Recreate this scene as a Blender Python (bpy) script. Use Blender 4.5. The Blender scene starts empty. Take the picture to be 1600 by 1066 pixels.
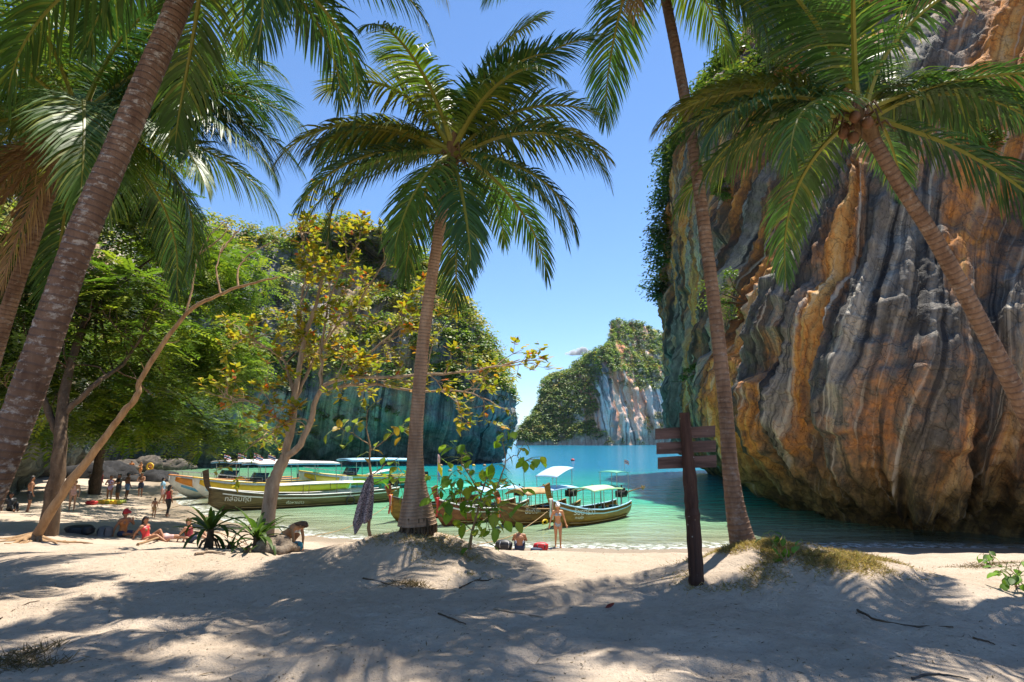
import bpy, math, random
import numpy as np
from mathutils import Vector, Matrix

R = math.radians
scene = bpy.context.scene
COL = scene.collection
rs = np.random.RandomState(7)
random.seed(7)

# ------------------------------------------------------------------ camera, sky, sun, exposure
CAM_Z = 4.3
PITCH = R(9.9)
F_PX = 1600 * 20.0 / 36.0
cam_data = bpy.data.cameras.new('camera')
cam_data.lens = 20.0
cam_data.sensor_width = 36.0
cam_data.clip_start = 0.05
cam_data.clip_end = 40000.0
cam = bpy.data.objects.new('camera', cam_data)
cam.location = (0, 0, CAM_Z)
cam.rotation_euler = (R(90) + PITCH, 0, 0)
COL.objects.link(cam)
scene.camera = cam

SUN_EL = R(71.0)
SUN_AZ = R(40.0)            # measured from +Y (view direction) towards +X
sun_vec = Vector((math.cos(SUN_EL) * math.sin(SUN_AZ), math.cos(SUN_EL) * math.cos(SUN_AZ), math.sin(SUN_EL)))
world = bpy.data.worlds.new('World')
scene.world = world
world.use_nodes = True
wn = world.node_tree
bg = wn.nodes['Background']
sky = wn.nodes.new('ShaderNodeTexSky')
sky.sky_type = 'NISHITA'
sky.sun_disc = False
sky.sun_elevation = SUN_EL
sky.sun_rotation = SUN_AZ
sky.altitude = 0
sky.air_density = 1.0
sky.dust_density = 0.0
sky.ozone_density = 8.0
hsv = wn.nodes.new('ShaderNodeHueSaturation')
hsv.inputs['Saturation'].default_value = 1.02
wn.links.new(sky.outputs['Color'], hsv.inputs['Color'])
wn.links.new(hsv.outputs['Color'], bg.inputs['Color'])
bg.inputs['Strength'].default_value = 0.105
sun_data = bpy.data.lights.new('sun', 'SUN')
sun_data.energy = 5.0
sun_data.angle = R(0.53)
sun_data.color = (1.0, 0.94, 0.84)
sun = bpy.data.objects.new('sun', sun_data)
sun.rotation_euler = sun_vec.to_track_quat('Z', 'Y').to_euler()
sun.location = (20, 20, 60)
COL.objects.link(sun)
scene.view_settings.view_transform = 'Standard'
scene.view_settings.look = 'None'
scene.view_settings.gamma = 1.0
scene.view_settings.exposure = 1.02
scene.view_settings.use_curve_mapping = False
scene.cycles.max_bounces = 7
scene.cycles.transparent_max_bounces = 12
scene.cycles.caustics_reflective = False
scene.cycles.caustics_refractive = False

CP, SP = math.cos(PITCH), math.sin(PITCH)
def at(px, py, Y):
    """world point that stands at distance Y on the line of sight through a pixel of the photograph"""
    x = (px - 800.0) / F_PX
    u = (533.0 - py) / F_PX
    d = np.array([x, CP - u * SP, SP + u * CP])
    t = Y / d[1]
    return np.array([0, 0, CAM_Z]) + d * t

# ------------------------------------------------------------------ noise
def _hash(ix, iy, iz, seed):
    n = (ix * 374761393 + iy * 668265263 + iz * 2147483647 + seed * 974634777) & 0xFFFFFFFF
    n = ((n ^ (n >> 13)) * 1274126177) & 0xFFFFFFFF
    n = ((n ^ (n >> 16)) * 2246822519) & 0xFFFFFFFF
    return ((n ^ (n >> 15)) & 0xFFFFFF) / float(0xFFFFFF) * 2 - 1
def vnoise(p, seed=0):
    p = np.asarray(p, float)
    i = np.floor(p).astype(np.int64)
    f = p - i
    f = f * f * f * (f * (f * 6 - 15) + 10)
    x, y, z = i[..., 0], i[..., 1], i[..., 2]
    r = 0
    for dx in (0, 1):
        wx = f[..., 0] if dx else 1 - f[..., 0]
        for dy in (0, 1):
            wy = f[..., 1] if dy else 1 - f[..., 1]
            for dz in (0, 1):
                wz = f[..., 2] if dz else 1 - f[..., 2]
                r = r + _hash(x + dx, y + dy, z + dz, seed) * wx * wy * wz
    return r
def fbm(p, octv=4, seed=0, gain=0.5):
    p = np.asarray(p, float)
    a, s, tot = 1.0, 0, 0
    for o in range(octv):
        s = s + a * vnoise(p * (2.03 ** o) + 17.3 * o, seed + o)
        tot += a
        a *= gain
    return s / tot
def xyz(x, y, z):
    x, y, z = np.broadcast_arrays(x, y, z)
    return np.stack([x, y, z], -1)
def nrm(v):
    v = np.asarray(v, float)
    return v / np.maximum(np.linalg.norm(v, axis=-1, keepdims=True), 1e-9)

# ------------------------------------------------------------------ object helpers
def link(o, parent=None):
    COL.objects.link(o)
    if parent is not None:
        o.parent = parent
    return o
def tag(o, label=None, cat=None, group=None, kind=None):
    if label: o['label'] = label
    if cat: o['category'] = cat
    if group: o['group'] = group
    if kind: o['kind'] = kind
    return o
def empty(name, loc=(0, 0, 0), rz=0.0):
    o = bpy.data.objects.new(name, None)
    o.location = tuple(float(v) for v in loc)
    o.rotation_euler = (0, 0, rz)
    o.empty_display_size = 0.2
    return link(o)
def set_attr(me, name, arr, typ):
    a = me.attributes.new(name, typ, 'POINT')
    arr = np.asarray(arr, np.float32)
    key = {'FLOAT': 'value', 'FLOAT_VECTOR': 'vector', 'FLOAT_COLOR': 'color'}[typ]
    a.data.foreach_set(key, arr.ravel())
def fast_mesh(name, V, F, mats, smooth=False, attrs=None, midx=None):
    """V (n,3); F list of int arrays (m,k)"""
    if isinstance(F, np.ndarray): F = [F]
    F = [np.asarray(f, np.int64) for f in F if len(f)]
    me = bpy.data.meshes.new(name)
    V = np.asarray(V, np.float32)
    me.vertices.add(len(V)); me.vertices.foreach_set('co', V.ravel())
    nl = sum(f.size for f in F); npol = sum(len(f) for f in F)
    me.loops.add(nl); me.polygons.add(npol)
    me.loops.foreach_set('vertex_index', np.concatenate([f.ravel() for f in F]).astype(np.int32))
    st, cur = [], 0
    for f in F:
        k = f.shape[1]
        st.append(cur + np.arange(len(f)) * k); cur += f.size
    me.polygons.foreach_set('loop_start', np.concatenate(st).astype(np.int32))
    me.polygons.foreach_set('use_smooth', np.full(npol, bool(smooth)))
    if midx is not None: me.polygons.foreach_set('material_index', np.asarray(midx, np.int32))
    for m in (mats if isinstance(mats, (list, tuple)) else [mats]): me.materials.append(m)
    for (n, arr, typ) in (attrs or []): set_attr(me, n, arr, typ)
    me.update(calc_edges=True)
    return me
def obj(name, me, parent=None, loc=None):
    o = bpy.data.objects.new(name, me)
    if loc is not None: o.location = tuple(float(v) for v in loc)
    return link(o, parent)
def grid_faces(nu, nv, wrap_u=False):
    i = np.arange(nu if wrap_u else nu - 1); j = np.arange(nv - 1)
    I, J = np.meshgrid(i, j, indexing='ij')
    I2 = (I + 1) % nu
    return np.stack([I * nv + J, I2 * nv + J, I2 * nv + J + 1, I * nv + J + 1], -1).reshape(-1, 4)

class MB:
    """collects shapes, builds ONE mesh object"""
    def __init__(s): s.v = []; s.f = {}; s.n = 0
    def add(s, V, F):
        V = np.asarray(V, float).reshape(-1, 3); F = np.asarray(F, int)
        s.f.setdefault(F.shape[1], []).append(F + s.n); s.v.append(V); s.n += len(V); return s
    def box(s, c, size, rot=None, taper=1.0):
        hx, hy, hz = [a / 2 for a in size]
        P = np.array([[-hx, -hy, -hz], [hx, -hy, -hz], [hx, hy, -hz], [-hx, hy, -hz],
                      [-hx * taper, -hy * taper, hz], [hx * taper, -hy * taper, hz], [hx * taper, hy * taper, hz], [-hx * taper, hy * taper, hz]])
        if rot is not None: P = P @ np.array(rot.to_3x3()).T
        return s.add(P + np.array(c, float), [[3, 2, 1, 0], [4, 5, 6, 7], [0, 1, 5, 4], [1, 2, 6, 5], [2, 3, 7, 6], [3, 0, 4, 7]])
    def bar(s, a, b, w, h=None):
        h = h or w
        a = Vector(a); b = Vector(b); d = b - a
        q = d.to_track_quat('Z', 'Y').to_matrix()
        return s.box((a + b) / 2, (w, h, d.length), q)
    def tube(s, path, rad, sides=8, cap=True, twist_noise=0.0):
        P = np.asarray(path, float); n = len(P)
        rad = np.broadcast_to(np.asarray(rad, float), (n,))
        T = nrm(np.gradient(P, axis=0)) if n > 2 else nrm(np.repeat((P[1:] - P[:1]), 2, 0))
        ref = np.array([0, 0, 1.0]) if abs(T[0, 2]) < 0.9 else np.array([1.0, 0, 0])
        A = nrm(np.cross(T[0], ref)); rings = []
        for i in range(n):
            A = nrm(A - T[i] * np.dot(A, T[i])); B = np.cross(T[i], A)
            th = np.arange(sides) * 2 * np.pi / sides
            r = rad[i] * (1 + (twist_noise * rs.uniform(-1, 1, sides) if twist_noise else 0))
            rings.append(P[i] + np.outer(np.cos(th) * r, A) + np.outer(np.sin(th) * r, B))
        V = np.concatenate(rings)
        i = np.arange(n - 1)[:, None]; j = np.arange(sides)[None]
        F = np.stack([i * sides + j, i * sides + (j + 1) % sides, (i + 1) * sides + (j + 1) % sides, (i + 1) * sides + j], -1).reshape(-1, 4)
        s.add(V, F)
        if cap:
            for ring, ctr, fl in ((rings[0], P[0], True), (rings[-1], P[-1], False)):
                k = np.arange(sides); f = np.stack([k, (k + 1) % sides, np.full(sides, sides)], -1)
                s.add(np.vstack([ring, ctr]), f[:, ::-1] if fl else f)
        return s
    def sheet(s, G, thick=0.0):
        """G (nu,nv,3) grid; gives it thickness along its normals when thick"""
        G = np.asarray(G, float); nu, nv, _ = G.shape
        F = grid_faces(nu, nv)
        if not thick: return s.add(G.reshape(-1, 3), F)
        N = nrm(np.cross(np.gradient(G, axis=0), np.gradient(G, axis=1)))
        n = nu * nv
        V = np.vstack([(G + N * thick / 2).reshape(-1, 3), (G - N * thick / 2).reshape(-1, 3)])
        idx = np.arange(n).reshape(nu, nv)
        rim = np.concatenate([idx[:, 0], idx[-1, 1:], idx[::-1, -1][1:], idx[0, ::-1][1:-1]])
        r2 = np.roll(rim, -1)
        FR = np.stack([rim, rim + n, r2 + n, r2], -1)
        return s.add(V, np.vstack([F, F[:, ::-1] + n, FR]))
    def ball(s, c, r, nu=10, nv=7, squash=(1, 1, 1)):
        th = np.linspace(0, 2 * np.pi, nu, endpoint=False); ph = np.linspace(0, np.pi, nv)
        G = np.stack([np.outer(np.cos(th), np.sin(ph)), np.outer(np.sin(th), np.sin(ph)), np.outer(np.ones(nu), np.cos(ph))], -1) * r * np.array(squash)
        return s.add(G.reshape(-1, 3) + np.array(c, float), grid_faces(nu, nv, True)[:, ::-1])
    def mesh(s, name, mat, smooth=False):
        return fast_mesh(name, np.vstack(s.v), [np.vstack(f) for f in s.f.values()], mat, smooth)
    def build(s, name, mat, parent=None, smooth=False, loc=None):
        return obj(name, s.mesh(name, mat, smooth), parent, loc)

# ------------------------------------------------------------------ materials
class NT:
    def __init__(s, name):
        s.m = bpy.data.materials.new(name); s.m.use_nodes = True
        s.t = s.m.node_tree; s.p = s.t.nodes['Principled BSDF']; s.out = s.t.nodes['Material Output']
    def n(s, typ, **kw):
        x = s.t.nodes.new(typ)
        for k, v in kw.items(): setattr(x, k, v)
        return x
    def l(s, a, b): s.t.links.new(a, b)
    def val(s, sock, v):
        if isinstance(v, bpy.types.NodeSocket): s.l(v, sock)
        else:
            if isinstance(v, tuple) and len(v) == 3 and sock.type == 'RGBA': v = v + (1,)
            sock.default_value = v
    def math(s, op, a, b=0.0, c=0.0, clamp=False):
        x = s.n('ShaderNodeMath', operation=op, use_clamp=clamp)
        s.val(x.inputs[0], a); s.val(x.inputs[1], b); s.val(x.inputs[2], c)
        return x.outputs[0]
    def vmath(s, op, a, b=(0, 0, 0)):
        x = s.n('ShaderNodeVectorMath', operation=op)
        s.val(x.inputs[0], a); s.val(x.inputs[1], b)
        return x.outputs[0]
    def noise(s, vec, scale, detail=4, rough=0.55, dist=0.0, out=0):
        x = s.n('ShaderNodeTexNoise')
        if vec is not None: s.l(vec, x.inputs['Vector'])
        x.inputs['Scale'].default_value = scale; x.inputs['Detail'].default_value = detail
        x.inputs['Roughness'].default_value = rough; x.inputs['Distortion'].default_value = dist
        return x.outputs[out]
    def voronoi(s, vec, scale, feature='F1'):
        x = s.n('ShaderNodeTexVoronoi', feature=feature)
        if vec is not None: s.l(vec, x.inputs['Vector'])
        x.inputs['Scale'].default_value = scale
        return x
    def ramp(s, fac, stops):
        x = s.n('ShaderNodeValToRGB'); s.l(fac, x.inputs[0])
        e = x.color_ramp.elements
        while len(e) < len(stops): e.new(0.5)
        for k, (p, c) in enumerate(stops):
            e[k].position = p
            e[k].color = (c if isinstance(c, tuple) else (c, c, c)) + (1,)
        return x.outputs[0]
    def mix(s, fac, a, b, blend='MIX'):
        x = s.n('ShaderNodeMix', data_type='RGBA', blend_type=blend)
        s.val(x.inputs[0], fac); s.val(x.inputs[6], a); s.val(x.inputs[7], b)
        return x.outputs[2]
    def attr(s, name, out='Color'):
        return s.n('ShaderNodeAttribute', attribute_name=name).outputs[out]
    def coord(s, which='Object'):
        return s.n('ShaderNodeTexCoord').outputs[which]
    def pos(s):
        return s.n('ShaderNodeNewGeometry').outputs['Position']
    def mapping(s, vec, scale=(1, 1, 1), rot=(0, 0, 0), loc=(0, 0, 0)):
        x = s.n('ShaderNodeMapping'); s.l(vec, x.inputs[0])
        x.inputs['Location'].default_value = loc; x.inputs['Rotation'].default_value = rot; x.inputs['Scale'].default_value = scale
        return x.outputs[0]
    def bump(s, h, strength=0.5, dist=0.05, normal=None):
        x = s.n('ShaderNodeBump'); s.l(h, x.inputs['Height'])
        x.inputs['Strength'].default_value = strength; x.inputs['Distance'].default_value = dist
        if normal is not None: s.l(normal, x.inputs['Normal'])
        return x.outputs[0]
    def fin(s, color=None, rough=0.6, normal=None, spec=0.5, metal=0.0):
        if color is not None: s.val(s.p.inputs['Base Color'], color)
        s.val(s.p.inputs['Roughness'], rough); s.val(s.p.inputs['Specular IOR Level'], spec); s.val(s.p.inputs['Metallic'], metal)
        if normal is not None: s.l(normal, s.p.inputs['Normal'])
        return s.m

_mc = {}
def paint(color, rough=0.45, wear=0.15, spec=0.5, metal=0.0, scale=3.0):
    """painted / plain surface with mild mottling, wear and fine relief"""
    key = ('p', color, rough, wear, spec, metal, scale)
    if key in _mc: return _mc[key]
    k = NT('paint_%d' % len(_mc))
    co = k.coord('Object')
    n1 = k.noise(co, scale, 5, 0.6)
    n2 = k.noise(co, scale * 9, 3, 0.6)
    dark = tuple(c * (1 - 1.6 * wear) for c in color); light = tuple(min(1, c * (1 + 0.7 * wear) + 0.02 * wear) for c in color)
    col = k.mix(k.ramp(n1, [(0.3, 0.0), (0.7, 1.0)]), dark, light)
    col = k.mix(k.math('MULTIPLY', k.ramp(n2, [(0.55, 0.0), (0.75, 1.0)]), wear), col, tuple(c * 0.55 for c in color))
    _mc[key] = k.fin(col, k.math('ADD', k.math('MULTIPLY', n1, 0.25), rough - 0.12), k.bump(n2, 0.15, 0.01), spec, metal)
    return _mc[key]

def leaf_mat(name, rough=0.4, trans=0.35, spec=0.5, hue_noise=0.25):
    """leaf: colour from the 'col' attribute, thin and letting light through"""
    k = NT(name)
    c = k.attr('col')
    n = k.noise(k.pos(), 2.3, 3)
    c2 = k.mix(k.math('MULTIPLY', n, hue_noise), c, (0.10, 0.11, 0.012))
    k.fin(c2, rough, None, spec)
    tr = k.n('ShaderNodeBsdfTranslucent')
    k.l(k.mix(0.5, c2, k.mix(1.0, c2, (1.0, 1.25, 0.35), 'MULTIPLY')), tr.inputs['Color'])
    mx = k.n('ShaderNodeMixShader'); mx.inputs[0].default_value = trans
    k.l(k.p.outputs[0], mx.inputs[1]); k.l(tr.outputs[0], mx.inputs[2]); k.l(mx.outputs[0], k.out.inputs['Surface'])
    return k.m
M_LEAF = leaf_mat('leaf_foliage', 0.5, 0.45)
M_FROND = leaf_mat('leaf_frond', 0.46, 0.34, 0.4, 0.05)

def bark_mat(name, c_dark, c_light, ring=0.0, patch=0.0, scale=6.0):
    k = NT(name)
    co = k.pos()
    st = k.mapping(co, (1, 1, 0.25))
    n1 = k.noise(st, scale, 6, 0.65)
    n2 = k.noise(co, scale * 4, 4, 0.6)
    col = k.mix(k.ramp(n1, [(0.32, 0.0), (0.68, 1.0)]), c_dark, c_light)
    h = n1
    if ring:
        v = k.attr('ringv', 'Fac')
        w = k.math('FRACT', v)
        groove = k.ramp(w, [(0.0, 0.15), (0.18, 1.0), (0.7, 0.8), (1.0, 0.15)])
        col = k.mix(k.math('MULTIPLY', k.math('SUBTRACT', 1.0, groove), ring), col, tuple(c * 0.35 for c in c_dark))
        h = k.math('ADD', k.math('MULTIPLY', groove, 0.6), n1)
    if patch:
        p = k.ramp(k.noise(k.mapping(co, (1, 1, 1.6)), 6.5, 6, 0.75), [(0.53, 0.0), (0.64, 1.0)])
        col = k.mix(k.math('MULTIPLY', p, patch), col, (0.42, 0.38, 0.33))
    col = k.mix(k.math('MULTIPLY', n2, 0.35), col, tuple(c * 0.5 for c in c_dark))
    return k.fin(col, 0.85, k.bump(k.math('ADD', h, k.math('MULTIPLY', n2, 0.5)), 0.7, 0.03), 0.2)
M_PALM_BROWN = bark_mat('bark_palm_brown', (0.13, 0.072, 0.045), (0.30, 0.19, 0.125), 0.35, 0.4)
M_PALM_TAN = bark_mat('bark_palm_tan', (0.24, 0.145, 0.09), (0.48, 0.33, 0.225), 0.28, 0.1)
M_PALM_PATCH = bark_mat('bark_palm_patched', (0.10, 0.055, 0.036), (0.22, 0.135, 0.09), 0.3, 0.85)
M_BARK_PALE = bark_mat('bark_pale', (0.24, 0.16, 0.10), (0.52, 0.40, 0.28), 0, 0.1, 9)
M_BARK_DARK = bark_mat('bark_dark', (0.06, 0.04, 0.025), (0.17, 0.11, 0.065), 0, 0.1, 8)
M_BARK_OCHRE = bark_mat('bark_ochre', (0.22, 0.125, 0.06), (0.45, 0.29, 0.155), 0, 0.0, 7)

# ------------------------------------------------------------------ terrain
_SX = np.array([-140, -90, -60, -46, -33, -26, -20, -10, -5, 0, 14, 60, 140.])
_SY = np.array([118, 98, 84, 75, 58, 46, 36.5, 27.3, 25.0, 24.2, 24.2, 23, 23.])
_xx = np.linspace(-140, 140, 561)
_sh = np.convolve(np.pad(np.interp(_xx, _SX, _SY), 8, 'edge'), np.ones(17) / 17, 'valid')
_sl = 1 / np.sqrt(1 + np.gradient(_sh, _xx) ** 2)
def shore_d(x, y):
    return (np.interp(x, _xx, _sh) - y) * np.interp(x, _xx, _sl)
def hgt(x, y, fine=True):
    x = np.asarray(x, float); y = np.asarray(y, float)
    d = shore_d(x, y) + 0.35 * vnoise(xyz(x * 0.35, y * 0.35, 0.0), 91)
    dp = np.maximum(d, 0)
    cap = np.interp(y, [13, 18, 24, 32, 45, 80], [2.62, 2.3, 1.6, 0.85, 0.5, 0.35])
    z = np.minimum(2.75, cap * 1.06) * (1 - np.exp(-(dp / (10.3 * np.minimum(1, 0.35 + cap / 3))) ** 1.5))
    dn = np.maximum(-d, 0)
    z = z - np.minimum(0.045 * dn + 0.0009 * dn * dn, 7.0)
    def g(cx, cy, rx, ry, a): return a * np.exp(-(((x - cx) / rx) ** 2 + ((y - cy) / ry) ** 2))
    z = z + g(-1.55, 9.7, 1.5, 1.1, 0.58) + g(3.65, 8.7, 1.2, 1.3, 0.50) + g(5.0, 8.0, 1.5, 1.0, 0.22) 
    z = z + g(-6.0, 10.5, 4.0, 1.6, 0.22) - g(8.5, 12.5, 4, 2.5, 0.25) + g(11.5, 10, 2.0, 1.6, 0.35)
    w = np.clip(dp / 6, 0, 1)
    z = z + w * (0.07 * fbm(xyz(x * 0.55, y * 0.55, 3.0), 3, 5))
    if fine:
        amp = np.clip(dp / 2.0, 0, 1)
        foot = np.maximum(0, vnoise(xyz(x * 3.1, y * 3.1, 1.0), 33) - 0.15) + 0.7 * np.maximum(0, vnoise(xyz(x * 4.7, y * 3.9, 6.0), 35) - 0.2)
        z = z + amp * (0.022 * fbm(xyz(x * 2.4, y * 2.4, 9.0), 3, 15) - 0.075 * foot)
    return z
def hz(x, y): return float(hgt(np.array([x]), np.array([y]))[0])
def ground_at(px, py):
    """where the line of sight through a pixel meets the sand (or the water)"""
    a = np.array([0, 0, CAM_Z]); b = at(px, py, 1.0); d = b - a
    t = np.geomspace(2.0, 200, 3000)
    P = a + d * t[:, None]
    below = P[:, 2] < np.maximum(hgt(P[:, 0], P[:, 1]), 0.0)
    i = int(np.argmax(below))
    return P[i]

def sand_material():
    k = NT('sand')
    p = k.pos()
    n1 = k.noise(p, 0.9, 5, 0.6); n2 = k.noise(p, 9.0, 5, 0.7); n3 = k.noise(p, 55.0, 3, 0.7)
    col = k.mix(k.ramp(n1, [(0.3, 0.0), (0.7, 1.0)]), (0.45, 0.355, 0.262), (0.55, 0.448, 0.345))
    col = k.mix(k.math('MULTIPLY', k.ramp(n2, [(0.45, 0.0), (0.75, 1.0)]), 0.35), col, (0.27, 0.205, 0.15))
    sp = k.ramp(k.noise(p, 28.0, 2, 0.8), [(0.66, 0.0), (0.72, 1.0)])
    col = k.mix(k.math('MULTIPLY', sp, 0.55), col, (0.12, 0.085, 0.06))
    z = k.n('ShaderNodeSeparateXYZ'); k.l(p, z.inputs[0])
    zz = k.math('ADD', z.outputs[2], k.math('MULTIPLY', n1, 0.10))
    wet = k.ramp(k.math('MULTIPLY', k.math('ADD', zz, 0.3), 1.0), [(0.42, 1.0), (0.60, 0.0)])
    col = k.mix(k.math('MULTIPLY', wet, 0.8), col, (0.27, 0.21, 0.145))
    pale = k.ramp(zz, [(0.10, 0.0), (0.35, 1.0), (0.9, 1.0), (1.0, 0.0)])
    h = k.math('ADD', k.math('MULTIPLY', n2, 1.0), k.math('MULTIPLY', n3, 0.35))
    nb = k.bump(h, 1.0, 0.07)
    return k.fin(col, k.mix(wet, (0.92, 0.92, 0.92), (0.45, 0.45, 0.45)), nb, 0.15)
M_SAND = sand_material()

def sinh_axis(n, c, d0, lo, hi):
    """points dense round c (spacing about d0) growing towards lo and hi"""
    out = []
    for lim, sgn in ((lo, -1), (hi, 1)):
        ext = abs(lim - c); m = int(n * (0.5 if lo > -1e8 else 0.5))
        B = 0.5
        for _ in range(60):
            A = d0 * m / B
            if A * math.sinh(B) < ext: B += 0.15
        t = np.arange(1, m + 1) / m
        pts = A * np.sinh(B * t); pts *= ext / pts[-1]
        out.append(c + sgn * pts)
    return np.concatenate([out[0][::-1], [c], out[1]])
gx = sinh_axis(370, 0.0, 0.05, -130, 110)
gy = sinh_axis(350, 6.0, 0.045, -25, 140)
GX, GY = np.meshgrid(gx, gy, indexing='ij')
GZ = hgt(GX, GY)
me = fast_mesh('sand_beach', xyz(GX, GY, GZ).reshape(-1, 3), grid_faces(len(gx), len(gy)), M_SAND, True)
beach = obj('sand_beach', me)
tag(beach, 'pale sand bank sloping down to the waterline with footprints', None, None, 'structure')

# ------------------------------------------------------------------ sea
def sea_material():
    k = NT('sea_water')
    dep = k.attr('depth', 'Fac')
    p = k.pos()
    patch = k.noise(k.mapping(p, (0.05, 0.14, 1)), 1.0, 3)
    d2 = k.math('ADD', dep, k.math('MULTIPLY', k.math('SUBTRACT', patch, 0.5), k.math('MULTIPLY', dep, 0.9)))
    f = k.math('DIVIDE', d2, 7.0, clamp=True)
    col = k.ramp(f, [(0.0, (0.52, 0.58, 0.38)), (0.06, (0.26, 0.50, 0.29)), (0.15, (0.06, 0.38, 0.22)), (0.32, (0.014, 0.29, 0.23)),
                     (0.6, (0.010, 0.23, 0.26)), (1.0, (0.006, 0.17, 0.29))])
    alpha = k.ramp(k.math('DIVIDE', dep, 1.4, clamp=True), [(0.0, 0.12), (0.15, 0.5), (0.5, 0.85), (1.0, 1.0)])
    w1 = k.noise(k.mapping(p, (0.9, 1.9, 1)), 1.1, 3, 0.55, 0.4)
    w2 = k.noise(k.mapping(p, (0.18, 0.5, 1)), 1.0, 3, 0.5, 0.6)
    b = k.bump(k.math('ADD', k.math('MULTIPLY', w1, 0.4), w2), 0.6, 0.55)
    k.fin(col, 0.13, b, 0.4)
    k.p.inputs['IOR'].default_value = 1.33
    tr = k.n('ShaderNodeBsdfTransparent'); tr.inputs[0].default_value = (0.86, 0.97, 0.90, 1)
    gl = k.n('ShaderNodeBsdfGlossy'); gl.inputs['Roughness'].default_value = 0.06; k.l(b, gl.inputs['Normal'])
    fr = k.n('ShaderNodeFresnel'); fr.inputs['IOR'].default_value = 1.33; k.l(b, fr.inputs['Normal'])
    clear = k.n('ShaderNodeMixShader'); k.l(fr.outputs[0], clear.inputs[0]); k.l(tr.outputs[0], clear.inputs[1]); k.l(gl.outputs[0], clear.inputs[2])
    mx = k.n('ShaderNodeMixShader'); k.l(alpha, mx.inputs[0]); k.l(clear.outputs[0], mx.inputs[1]); k.l(k.p.outputs[0], mx.inputs[2])
    fo = k.math('MULTIPLY', k.ramp(dep, [(0.0, 1.0), (0.03, 0.6), (0.07, 0.0)]), k.ramp(k.noise(p, 3.2, 5, 0.7), [(0.45, 0.0), (0.6, 1.0)]))
    fd = k.n('ShaderNodeBsdfDiffuse'); fd.inputs[0].default_value = (0.8, 0.82, 0.8, 1)
    m3 = k.n('ShaderNodeMixShader'); k.l(k.math('MULTIPLY', fo, 0.75), m3.inputs[0]); k.l(mx.outputs[0], m3.inputs[1]); k.l(fd.outputs[0], m3.inputs[2])
    k.l(m3.outputs[0], k.out.inputs['Surface'])
    return k.m
wx = sinh_axis(180, 0.0, 0.5, -16000, 16000)
wy = np.concatenate([np.linspace(18, 60, 130), np.geomspace(60.5, 16000, 120)])
WX, WY = np.meshgrid(wx, wy, indexing='ij')
WD = np.clip(-hgt(WX, WY, False), 0, 7)
me = fast_mesh('sea', xyz(WX, WY, 0.0 * WX).reshape(-1, 3), grid_faces(len(wx), len(wy)), sea_material(), True, [('depth', WD.ravel(), 'FLOAT')])
tag(obj('sea', me), 'clear turquoise bay water turning deep blue farther out', None, None, 'structure')

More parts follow.
